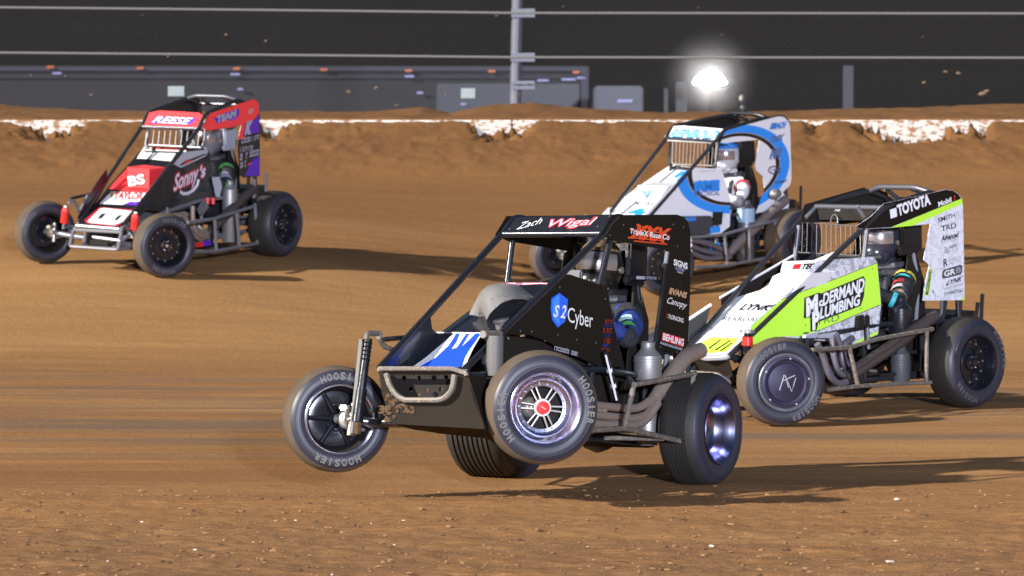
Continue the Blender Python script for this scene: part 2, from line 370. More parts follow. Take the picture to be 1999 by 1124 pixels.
def node(nt, t, **k):
    n = nt.nodes.new(t)
    for a, b in k.items(): setattr(n, a, b)
    return n
def dirt_material():
    m = bpy.data.materials.new('track_clay'); m.use_nodes = True; nt = m.node_tree; L = nt.links; b = nt.nodes['Principled BSDF']
    geo = node(nt, 'ShaderNodeNewGeometry')
    def noise(scale, vec, det=5, rough=.6):
        mp = node(nt, 'ShaderNodeMapping'); mp.inputs['Scale'].default_value = vec; L.new(geo.outputs['Position'], mp.inputs[0])
        n = node(nt, 'ShaderNodeTexNoise'); n.inputs['Scale'].default_value = scale; n.inputs['Detail'].default_value = det; n.inputs['Roughness'].default_value = rough
        L.new(mp.outputs[0], n.inputs['Vector']); return n.outputs[0]
    def ramp(x, p0, p1):
        r = node(nt, 'ShaderNodeMapRange', interpolation_type='SMOOTHSTEP'); r.inputs[1].default_value = p0; r.inputs[2].default_value = p1; L.new(x, r.inputs[0]); return r.outputs[0]
    def mul(a, c):
        q = node(nt, 'ShaderNodeMath', operation='MULTIPLY'); L.new(a, q.inputs[0])
        if isinstance(c, float): q.inputs[1].default_value = c
        else: L.new(c, q.inputs[1])
        return q.outputs[0]
    def mix(f, a, c):
        q = node(nt, 'ShaderNodeMix', data_type='RGBA'); L.new(f, q.inputs[0])
        for s, v in ((6, a), (7, c)):
            if isinstance(v, tuple): q.inputs[s].default_value = (*v, 1)
            else: L.new(v, q.inputs[s])
        return q.outputs[2]
    sep = node(nt, 'ShaderNodeSeparateXYZ'); L.new(geo.outputs['Position'], sep.inputs[0])
    fine = noise(14, (1, 1, 1), 8, .7); streak = noise(1.3, (.30, 4.2, 1), 8, .68); broad = noise(.35, (.5, 1.6, 1), 3)
    base = mix(ramp(streak, .35, .68), C_DARK, C_BASE)
    base = mix(mul(ramp(broad, .45, .7), .6), base, C_LIGHT)
    base = mix(mul(ramp(fine, .5, .72), .35), base, C_LIGHT)
    base = mix(mul(ramp(noise(38, (1, 1.2, 1), 6, .75), .57, .68), .45), base, C_CLUMP)
    # slick packed lane with a grey sheen
    lane = node(nt, 'ShaderNodeMath', operation='MULTIPLY'); L.new(ramp(sep.outputs[1], 22.8, 25.5), lane.inputs[0]); L.new(ramp(sep.outputs[1], 33., 29.), lane.inputs[1])
    ls = noise(.8, (.22, 2.6, 1), 6, .62); lane2 = mul(lane.outputs[0], ramp(ls, .42, .62))
    base = mix(mul(lane2, .88), base, C_SLICK)
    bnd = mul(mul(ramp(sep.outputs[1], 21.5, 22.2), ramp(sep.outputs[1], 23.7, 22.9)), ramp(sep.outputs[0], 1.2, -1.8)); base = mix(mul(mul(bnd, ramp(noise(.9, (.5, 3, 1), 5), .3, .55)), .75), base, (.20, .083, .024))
    tan = mul(ramp(sep.outputs[1], 31.5, 34), ramp(sep.outputs[1], 39, 35.5)); base = mix(mul(tan, .5), base, C_LIGHT)
    base = mix(mul(ramp(sep.outputs[1], 20.3, 18.7), mul(ramp(noise(1.6, (.6, 1.6, 1), 6, .65), .36, .6), .6)), base, (.13, .064, .026))
    base = mix(mul(ramp(sep.outputs[1], 37.5, 44.0), .8), base, (.178, .080, .025)); face_shade = mul(ramp(sep.outputs[1], 44.9, 45.8), ramp(noise(2.6, (1, 1, 1.5), 6, .7), .25, .60)); base = mix(mul(face_shade, .85), base, (.135, .061, .020))  # far bank darker; weaker light on the wall face is painted into the clay
    base = mix(mul(ramp(sep.outputs[1], 23.5, 18.8), .38), base, (.18, .094, .038))
    L.new(base, b.inputs['Base Color'])
    rr = node(nt, 'ShaderNodeMapRange'); rr.inputs[3].default_value = .95; rr.inputs[4].default_value = .62; L.new(lane2, rr.inputs[0]); L.new(rr.outputs[0], b.inputs['Roughness'])
    b.inputs['Specular IOR Level'].default_value = .25
    bp = node(nt, 'ShaderNodeBump'); bp.inputs['Strength'].default_value = .55; bp.inputs['Distance'].default_value = .03
    gr = node(nt, 'ShaderNodeMath', operation='MULTIPLY_ADD'); L.new(noise(1.1, (.10, 15, 1), 5, .6), gr.inputs[0]); gr.inputs[1].default_value = .9; L.new(mul(fine, .6), gr.inputs[2])
    hh = node(nt, 'ShaderNodeMath', operation='ADD'); L.new(gr.outputs[0], hh.inputs[0]); L.new(mul(noise(50, (1, 1, 1), 6, .7), .4), hh.inputs[1])
    L.new(hh.outputs[0], bp.inputs['Height']); L.new(bp.outputs[0], b.inputs['Normal'])
    return m
C_BASE, C_LIGHT, C_DARK, C_CLUMP, C_SLICK = (.295, .143, .046), (.36, .194, .071), (.225, .102, .031), (.125, .058, .019), (.170, .112, .070)
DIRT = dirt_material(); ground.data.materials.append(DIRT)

# loose crumbs and small stones of the near track edge: one mass of crumbs
def crumbs():
    rng = np.random.default_rng(5); mb = MB(); CL = mat('dirt_crumb', (.22, .112, .042), .95, dust=.3, dcol=(.26, .14, .055)); CD = mat('dark_crumb', (.11, .055, .024), .95); PB = mat('pale_stone', (.50, .40, .33), .85)
    ico = [(0, 0, 1), (.9, 0, .4), (.28, .85, .4), (-.72, .53, .4), (-.72, -.53, .4), (.28, -.85, .4), (.6, .5, -.5), (-.3, .7, -.5), (-.8, 0, -.5), (-.2, -.7, -.5), (.6, -.5, -.5)]
    tri = [(0, 1, 2), (0, 2, 3), (0, 3, 4), (0, 4, 5), (0, 5, 1), (1, 6, 2), (2, 7, 3), (3, 8, 4), (4, 9, 5), (5, 10, 1), (1, 10, 6), (2, 6, 7), (3, 7, 8), (4, 8, 9), (5, 9, 10)]
    N = 3600
    py = 17.2 + 4.6 * rng.random(N) ** 1.5; px = (rng.random(N) - .5) * 6.4; pz = ground_z(px, py)
    for i in range(N):
        r = .0035 + .010 * rng.random() ** 4 + (.010 if rng.random() < .02 else 0); k = rng.random(); m = PB if k < .012 else (CD if k < .4 else CL)
        if m is PB: r *= 1.3
        a = rng.random() * 6.28; c, s = math.cos(a), math.sin(a); f = 1 + rng.random()
        mb.add([(px[i] + r * (c * x * f - s * y), py[i] + r * (s * x * f + c * y), pz[i] + r * (.5 * z + .15 + .25 * rng.random())) for x, y, z in ico], tri, m)
    tag(mb.build('dirt_crumbs', sharp=20), kind='stuff')
crumbs()

# ------------------------------------------------------------------ wall, fence and what stands behind
def wall_material():
    m = mat('white_painted_wall', (.60, .56, .50), .8); nt = m.node_tree; L = nt.links; b = nt.nodes['Principled BSDF']; g = node(nt, 'ShaderNodeNewGeometry')
    mp = node(nt, 'ShaderNodeMapping'); mp.inputs['Scale'].default_value = (7, 1, 15); L.new(g.outputs['Position'], mp.inputs[0])
    n = node(nt, 'ShaderNodeTexNoise'); n.inputs['Scale'].default_value = 1.4; n.inputs['Detail'].default_value = 5; n.inputs['Roughness'].default_value = .65; L.new(mp.outputs[0], n.inputs['Vector'])
    r = node(nt, 'ShaderNodeMapRange', interpolation_type='SMOOTHSTEP'); r.inputs[1].default_value = .50; r.inputs[2].default_value = .57; L.new(n.outputs[0], r.inputs[0])
    x = node(nt, 'ShaderNodeMix', data_type='RGBA'); x.inputs[6].default_value = (.60, .56, .50, 1); x.inputs[7].default_value = (.30, .15, .065, 1)
    L.new(r.outputs[0], x.inputs[0]); L.new(x.outputs[2], b.inputs['Base Color']); return m
mb = MB(); WM = wall_material()
for k in range(-8, 8):
    mb.box((k * 6 + 3, WALL_Y + .1, WALL_TOP - .8), (5.99, .2, 1.6), WM, bev=.012)
tag(mb.build('track_wall'), 'white painted concrete wall half buried in brown dirt behind the cars', 'wall')

GALV = mat('galvanised_post', (.13, .133, .16), .5, .2, dirt=.45, dscale=9, dcol=(.3, .2, .12))
CABLE = mat('steel_cable', (.20, .195, .185), .5, .2)
WIRE = mat('fence_wire', (.025, .025, .025), .6)
FY = 48.5
def z_at(v, y): return CAM_H + (HORIZON - v) * y / F_PX
def x_at(u, y): return (u - CX) * y / F_PX
fence = tag(empty('catch_fence'), 'tall wire catch fence with steel cables above the dirt bank', 'fence'); fence.location = (0, FY, 1.6)
def fmb(mb, n): 
    o = mb.build(n, fence); o.data.transform(Matrix.Translation((0, -FY, -1.6))); return o
px0 = x_at(1008, FY)
for k, dx in enumerate((0, -9.5, 9.5)):
    mb = MB(); mb.tube([(px0 + dx - .03, FY, 1.2), (px0 + dx + .05, FY, 5.2), (px0 + dx + .05, FY - .9, 5.9)], .068, GALV, 14); fmb(mb, 'post')
    for v in (26, 112, 166):
        zz = z_at(v, FY)
        for d in (-.03, .03):
            mb = MB(); mb.box((px0 + dx + .15, FY - .06, zz + d), (.14, .05, .045), GALV, bev=.006); mb.box((px0 + dx + .02, FY - .075, zz + d), (.16, .012, .04), GALV); fmb(mb, 'cable_clamp')
for v0, v1, v2 in ((15, 26, 27), (103, 112, 113)):
    mb = MB(); pts = []
    for i in range(41):
        x = -20 + i; u = x / FY * F_PX + CX
        pts.append((x, FY - .08, z_at(v1 + (v0 - v1) * max(0, (1000 - u) / 1000) ** .9 + (v2 - v1) * max(0, (u - 1000) / 1000), FY)))
    mb.tube(pts, .014, CABLE, 6); fmb(mb, 'cable')
mb = MB(); n = 0
for i in range(-90, 260):       # woven diamond mesh
    for sgn in (1, -1):
        x0 = -7 + i * .07; a = Vector((x0, FY, 1.7)); b_ = Vector((x0 + sgn * 2.0, FY + .004 * sgn, 3.7))
        if max(a.x, b_.x) < -7.2 or min(a.x, b_.x) > 7.2: continue
        mb.tube([a, b_], .0005, WIRE, 3, cap=False)
fmb(mb, 'wire_mesh')
CLOD = mat('fence_clod', (.17, .115, .07), .95)
clod_me = None
for u, v, w in ((62, 147, 3), (130, 148, 3), (443, 68, 4), (520, 80, 4), (180, 185, 4), (683, 180, 4), (735, 171, 5), (775, 205, 4), (680, 178, 4), (970, 31, 3), (1082, 170, 3), (1100, 13, 2), (1362, 15, 2), (1408, 68, 2), (1800, 72, 2), (1803, 161, 5), (1917, 183, 9), (1925, 178, 7), (1845, 140, 5), (1870, 143, 6), (330, 110, 3), (510, 108, 3), (870, 184, 3), (1035, 165, 6), (560, 22, 3), (280, 30, 3)):
    if clod_me is None:
        mb = MB(); mb.ellipsoid((0, 0, 0), (1, .35, .55), CLOD, 8, 5); o = mb.build('mud_clod', fence); clod_me = o.data
        for vv in clod_me.vertices: vv.co *= .75 + .5 * random.random()
    else: o = bpy.data.objects.new('mud_clod', clod_me); COL.objects.link(o); o.parent = fence
    o.location = (x_at(u, FY), -.02, z_at(v, FY) - 1.6); s = .8 * w * FY / F_PX; o.scale = (s * 1.2, s, s); o.rotation_euler = (0, random.uniform(-.6, .3), 0)
BOARD = mat('pale_green_board', (.27, .33, .31), .6)
for u, v, w, h, lab in ((345, 178, 32, 20, 'small pale notice board on the fence above the red car'), (914, 182, 28, 20, 'small pale notice board on the fence left of the steel post')):
    t = tag(empty('notice_board'), lab, 'sign', 'notice boards on the fence'); t.location = (x_at(u, FY), FY - .03, z_at(v, FY))
    k = FY / F_PX; mb = MB(); mb.box((0, 0, 0), (w * k, .012, h * k), BOARD, bev=.004); mb.build('plate', t)
    mb = MB()
    for j in range(3): mb.box((0, -.008, (j - 1) * .03), (w * k * (.7 - .1 * j), .002, .010), GREY)
    mb.build('printed_lines', t)

TRB = mat('trailer_skin', (.014, .0125, .016), .5, .0, dust=.1, dcol=(.02, .018, .02)); TRE = mat('trailer_edge', (.034, .033, .055), .5); TRW = mat('pale_trailer', (.036, .036, .058), .4)
ORL = mat('amber_lamp', (.34, .085, .02), .4, emit=.35); BLL = mat('blue_white_lamp', (.17, .18, .34), .4, emit=.35)
YT = 86.
t = tag(empty('transporter_trailer'), 'long dark trailer with a row of amber lamps behind the fence', 'trailer'); t.location = (-9, YT, 1.0)
xe = x_at(1150, YT); L0 = -24.; mb = MB(); mb.box(((xe + L0) / 2 + 9, 1.3, 1.05), (xe - L0, 2.5, 1.75), TRB, bev=.05); mb.build('body', t)
mb = MB(); mb.box((xe + 9 - .09, 0.02, 1.02), (.17, .12, 1.7), TRE, bev=.02); mb.build('corner_post', t)
mb = MB(); mb.box(((xe + L0) / 2 + 9, .03, 1.86), (xe - L0, .06, .08), TRE); mb.box(((xe + L0) / 2 + 9, .03, 1.68), (xe - L0, .05, .02), TRE); mb.build('roof_rail', t)
mb = MB(); mb.box((xe + 9 - 1.7, .01, 1.15), (3.0, .05, .8), mat('trailer_door', (.018, .018, .028), .4), bev=.02); mb.build('side_door', t)
mb = MB()
for x in (-1.5, -2.6, -9, -10.1): mb.lathe([(.02, -.12), (.2, -.13), (.45, -.13), (.5, -.08), (.5, .1), (.02, .1)], SIDE, (x + 9, .3, .0), (0, 1, 0), 20)
mb.build('wheel_set', t)
for u, v in ((100, 131), (275, 133), (463, 134), (633, 136), (798, 138), (960, 139), (1125, 141)):
    mb = MB(); mb.box((x_at(u, YT) + 9, -.03, z_at(v, YT) - 1.0), (.16, .05, .05), ORL, bev=.015); mb.build('marker_lamp', t)
for u, v, w in ((113, 143, .2), (460, 145, .2), (470, 174, .12), (800, 149, .2), (820, 181, .14), (1060, 157, .25), (1110, 155, .3), (1135, 152, .2), (905, 203, .12)):
    mb = MB(); mb.box((x_at(u, YT) + 9, -.03, z_at(v, YT) - 1.0), (w, .04, .045), BLL, bev=.01); mb.build('side_lamp', t)
YB = 80.
t = tag(empty('box_trailer'), 'small pale box trailer standing to the right of the long dark trailer', 'trailer'); t.location = (x_at(1208, YB), YB, .9)
w = 95 * YB / F_PX; mb = MB(); mb.box((0, .9, .85), (w, 1.8, 1.45), TRW, bev=.04); mb.build('body', t)
mb = MB(); mb.box((.12, -.02, 1.28), (.3, .03, .06), BLL, bev=.01); mb.build('lamp_bar', t)
mb = MB(); mb.lathe([(.02, -.08), (.3, -.08), (.33, 0), (.3, .08), (.02, .08)], SIDE, (0, .2, .12), (0, 1, 0), 18); mb.build('wheel', t)
for u, w, v in ((1330, 22, 160), (1300, 8, 172), (1655, 20, 128)):
    t = tag(empty('service_post'), {1330: 'thick dim post standing below the bright lamp', 1300: 'thin dim post left of the bright lamp', 1655: 'dim tall post between the lamp and the right edge'}[u], 'post'); t.location = (x_at(u, 78), 78, .9)
    mb = MB(); mb.box((0, 0, (z_at(v, 78) - .9) / 2), (w * 78 / F_PX, .1, z_at(v, 78) - .9), mat('dim_post', (.035, .035, .046), .5), bev=.01); mb.build('shaft', t); mb = MB(); mb.box((0, 0, .03), (.4, .4, .06), DGREY); mb.build('base_plate', t)
YL = 74.
LAMP_W = 55.
LAMP = mat('floodlight_lens', (1., .97, .93), .5, emit=30.)
t = tag(empty('light_tower'), 'glaring white dome floodlight on a short mast behind the fence', 'floodlight'); t.location = (x_at(1385, YL), YL, .9)
zl = z_at(164, YL) - .9; k = YL / F_PX
mb = MB(); mb.tube([(0, 1.3, 0), (0, 1.3, zl + .12), (0, .3, zl + .14)], .035, INNER, 10); mb.build('mast', t)
mb = MB(); mb.lathe([(.001, .24), (.10, .23), (.19, .18), (.26, .10), (.30, .03), (.29, 0), (.15, -.025), (.001, -.03)], LAMP, (0, 0, zl), (0, 0, 1), 24); lens = mb.build('lens', t)
mb = MB(); mb.box((0, .35, zl + .12), (.3, .08, .2), INNER, bev=.02); mb.build('housing', t)
pl = bpy.data.lights.new('lamp_light', 'POINT'); pl.energy = LAMP_W; pl.shadow_soft_size = .3; po = bpy.data.objects.new('lamp_light', pl); COL.objects.link(po); po.parent = t; po.location = (0, -.6, zl + .1)
def lamp_halo(centre, rad, dens):       # ball of dusty air added round the lamp to give it a halo
    mb = MB(); mb.ellipsoid((0, 0, 0), (rad, rad, rad), mat('lamp_halo_air', (.5, .5, .5)), 24, 16); o = mb.build('dust'); o.location = centre; tag(o, kind='stuff')
    nt = o.data.materials[0].node_tree; L = nt.links; nt.nodes.remove(nt.nodes['Principled BSDF']); v = nt.nodes.new('ShaderNodeVolumePrincipled'); v.inputs['Color'].default_value = (.95, .93, .95, 1)
    tc = nt.nodes.new('ShaderNodeTexCoord'); ln = nt.nodes.new('ShaderNodeVectorMath'); ln.operation = 'LENGTH'; L.new(tc.outputs['Object'], ln.inputs[0])
    mr = nt.nodes.new('ShaderNodeMapRange'); mr.inputs[1].default_value = rad; mr.inputs[2].default_value = .2; mr.inputs[3].default_value = 0; mr.inputs[4].default_value = 1; L.new(ln.outputs['Value'], mr.inputs[0])
    pw = nt.nodes.new('ShaderNodeMath'); pw.operation = 'POWER'; pw.inputs[1].default_value = 2.; L.new(mr.outputs[0], pw.inputs[0])
    ml = nt.nodes.new('ShaderNodeMath'); ml.operation = 'MULTIPLY'; ml.inputs[1].default_value = dens; L.new(pw.outputs[0], ml.inputs[0]); L.new(ml.outputs[0], v.inputs['Density']); L.new(v.outputs[0], nt.nodes['Material Output'].inputs['Volume'])
LAMP_P = (x_at(1385, YL), YL - .1, zl + 1.0)
lamp_halo(LAMP_P, 1.0, .15)

def hill():
    xs_, ys_ = np.arange(-120, 121, 4.), np.arange(110, 300, 5.); X, Y = np.meshgrid(xs_, ys_)
    Z = 1. + 24 * smooth(112, 215, Y) + 2.5 * fbm(X * .05, Y * .05, 7, 4) * smooth(112, 140, Y)
    nx, ny = len(xs_), len(ys_); i = np.arange(nx * ny).reshape(ny, nx)
    me = bpy.data.meshes.new('hill'); me.from_pydata(np.stack([X, Y, Z], -1).reshape(-1, 3).tolist(), [], np.stack([i[:-1, :-1], i[:-1, 1:], i[1:, 1:], i[1:, :-1]], -1).reshape(-1, 4).tolist())
    me.polygons.foreach_set('use_smooth', [True] * len(me.polygons)); m = mat('dark_grass_hill', (.0180, .0160, .0145), .95, dust=.5, dscale=.06, dcol=(.012, .0122, .016), spec=.1)
    me.materials.append(m); o = bpy.data.objects.new('hill', me); COL.objects.link(o); tag(o, kind='structure')
hill()

# ------------------------------------------------------------------ wheels
def letters(mb, txt, mid, step, r, y, h, m, s=1):
    """raised white lettering round the sidewall; angles clockwise as seen from the +y side"""
    n = len(txt)
    for i, ch in enumerate(txt):
        a = R(mid + (i - (n - 1) / 2) * step); e, u = Vector((-1, 0, 0)), Vector((0, 0, 1))
        tn = e * math.cos(a) - u * math.sin(a); rd = e * math.sin(a) + u * math.cos(a); c = rd * (r - h / 2) + Vector((0, y, 0))
        w = .25 * h if ch == 'I' else .78 * h
        mb.text(ch, c - tn * w / 2, c + tn * w / 2, c - tn * w / 2 + rd * h, m, 0., bold=.03)
def wheel(root, name, pos, s, steer, D, W, style, tread, lets=(), camber=0, grooves=0, let=None):
    w = empty(name, root, Matrix.Translation(pos) @ Matrix.Rotation(R(steer), 4, 'Z') @ Matrix.Rotation(R(camber), 4, 'X'))
    h = W / 2; q = D / 2; mb = MB()
    half = [(.172, h - .03), (.184, h - .012), (.205, h - .002), (q - .055, h), (q - .034, h - .008), (q - .018, h - .024)]
    tr = [(q - .006, h - .045), (q - .001, h - .065)]
    if grooves:
        for k in range(grooves):
            y = (h - .075) * (1 - 2 * k / (grooves - 1)); tr += [(q, y + .0065), (q - .009, y + .0045), (q - .009, y - .0045), (q, y - .0065)]
    else: tr += [(q + .002, h * .3), (q + .002, -h * .3)]
    tr += [(q - .001, -h + .065), (q - .006, -h + .045)]
    prof = [(a, b, SIDE) for a, b in half[:-1]] + [(*half[-1], tread)] + [(a, b, tread) for a, b in tr] + [(half[-1][0], -half[-1][1], SIDE)] + [(a, -b, SIDE) for a, b in half[-2::-1]]
    mb.lathe(prof, SIDE, seg=72)
    for txt, mid, step in lets: letters(mb, txt, mid, step, q - .051, h + .0022, .035, let or TLET)
    for rr_ in (q - .046, .21): mb.tube([(rr_ * math.sin(k * math.pi / 30), h - .0005 if rr_ > .22 else h - .003, rr_ * math.cos(k * math.pi / 30)) for k in range(60)], .0022, SIDE, 5, closed=True)
    mb.build('tyre', w)
    o = s     # outward side
    def L(p): return [(a[0], a[1] * o, *a[2:]) for a in p]
    mb = MB(); lip = [(.170, h - .03), (.1845, h - .014), (.187, h - .004), (.183, h + .001), (.176, h - .003)]
    def discs(rad, r0, y, n, m, d=.010, a0=0):
        for k in range(n):
            a = 2 * math.pi * k / n + a0; mb.lathe([(.0005, y + d), (r0 * .8, y + d), (r0, y)] if o > 0 else [(.0005, -y - d), (r0 * .8, -y - d), (r0, -y)], m, (rad * math.cos(a), 0, rad * math.sin(a)), (0, 1, 0), 8)
    back = [(.150, h - .13), (.155, -h + .06), (.170, -h + .02), (.184, -h + .012), (.184, -h + .004), (.176, -h + .002), (.160, -h + .03)]
    if style == 'spokes':
        mb.lathe(L(lip + [(.162, h - .028), (.152, h - .055), (.143, h - .068), (.128, h - .074), (.124, h - .082), (.108, h - .084), (.104, h - .10)]), CHROME, seg=64)
        mb.lathe(L([(.150, h - .11), (.105, h - .14), (.001, h - .145)]), INNER); mb.lathe(L(back), INNER)
        discs(.116, .006, h - .084, 18, CHROME, .006)
        mb.lathe(L([(.001, h - .074), (.043, h - .074), (.047, h - .080), (.047, h - .10)]), MACH)
        for k in range(6):
            a = k * math.pi / 3 + .05; d = Vector((math.cos(a), 0, math.sin(a))); t = Vector((-math.sin(a), 0, math.cos(a)))
            for j in (-1, 1): mb.tube([d * .042 + t * j * .010 + Vector((0, o * (h - .083), 0)), d * .108 + t * j * .0135 + Vector((0, o * (h - .089), 0))], [.0055, .0045], MACH, 6)
        mb.build('rim', w)
        mb = MB(); mb.lathe(L([(.001, h - .050), (.029, h - .051), (.034, h - .056), (.035, h - .076)]), RED, seg=28)
        mb.text('WELD', (.012, o * (h - .0495), .002), (-.014, o * (h - .0495), -.010), (.015, o * (h - .0495), .010), WHITE, .001); mb.build('hub_cap', w); return w
    if style == 'deep':
        mb.lathe(L(lip + [(.165, h - .03), (.150, h - .06), (.145, h - .10), (.120, h - .125), (.06, h - .135), (.05, h - .14)]), CHROME2, seg=64)
        discs(.105, .011, h - .128, 8, CHROME2, .006); mb.lathe(L(back), INNER); mb.build('rim', w)
        mb = MB(); mb.lathe(L([(.001, h - .085), (.022, h - .086), (.026, h - .10), (.05, h - .105), (.052, h - .14)]), WHEELB, seg=24)
        discs(.036, .006, h - .104, 6, CHROME2, .012); mb.build('hub', w)
        mb = MB(); p = Vector((-.06, o * (h - .126), .062)); mb.sheet([p + Vector((-.03, 0, .022)), p + Vector((.02, 0, .03)), p + Vector((.03, 0, -.02)), p + Vector((-.015, 0, -.03))], RED, .003); mb.build('rim_decal', w); return w
    if style == 'cover':
        mb.lathe(L(lip + [(.170, h - .012), (.166, h - .008)]), SILV, seg=64); mb.lathe(L(back), INNER); mb.build('rim', w)
        mb = MB(); mb.lathe(L([(.168, h - .014), (.164, h + .004), (.150, h + .006), (.143, h - .008), (.128, h - .010), (.122, h + .0), (.05, h + .010), (.001, h + .012)]), COVER, seg=56)
        discs(.155, .007, h + .004, 5, MACH, .004, .5)
        y = h + .0135 * 1; P = lambda a, b: Vector((-a, y, b))
        for seq in ([(-.05, -.045), (-.018, .05), (.012, -.03)], [(-.012, .05), (.032, -.058), (.062, .03)], [(-.03, .012), (.055, .045)]):
            mb.tube([P(*z) for z in seq], .003, GREY, 5)
        mb.build('wheel_cover', w); return w
    # black wheel: bright or dark lip, recessed disc with bolts
    mb.lathe(L(lip), CHROME if style == 'inner' else WHEELB, seg=64)
    mb.lathe(L([(.176, h - .003), (.163, h - .03), (.152, h - .07), (.145, h - .09), (.09, h - .10), (.06, h - .085), (.05, h - .085)]), WHEELB, seg=48)
    if style == 'inner':
        mb.lathe([(.176, h * -o + .003 * o), (.186, (-h + .004) * o)] and [(.170, (-h + .03) * o), (.1845, (-h + .014) * o), (.187, (-h + .004) * o), (.182, (-h - .001) * o), (.174, (-h + .004) * o), (.168, (-h + .02) * o)], CHROME, seg=64)
        mb.lathe([(.168, (-h + .02) * o), (.155, (-h + .06) * o), (.148, (h - .09) * o)], INNER, seg=48)
        for k in range(6):
            a = k * math.pi / 3; d = Vector((math.cos(a), 0, math.sin(a))); mb.tube([d * .04 + Vector((0, o * (h - .12), 0)), d * .145 + Vector((0, o * (h - .11), 0))], .012, WHEELB, 6)
    else: mb.lathe(L(back), INNER)
    for k in range(8):
        a = 2 * math.pi * k / 8 + .2; c = Vector((.112 * math.cos(a), o * (h - .094), .112 * math.sin(a))); mb.lathe([(.001, .002 * o), (.019, .002 * o), (.022, -.004 * o)], INNER, c, (0, 1, 0), 12)
    discs(.135, .006, h - .092, 12, MACH if style != 'inner' else WHEELB, .006)
    mb.build('rim', w)
    mb = MB(); mb.lathe(L([(.001, h - .045), (.020, h - .046), (.026, h - .056), (.042, h - .06), (.055, h - .068), (.06, h - .09)]), WHEELB, seg=24)
    discs(.043, .007, h - .064, 6, CHROME, .014)
    if style == 'chromehub': discs(.043, .011, h - .062, 4, CHROME, .018, .4); mb.lathe(L([(.001, h - .036), (.014, h - .037), (.018, h - .048)]), MACH, seg=16)
    mb.build('hub', w); return w

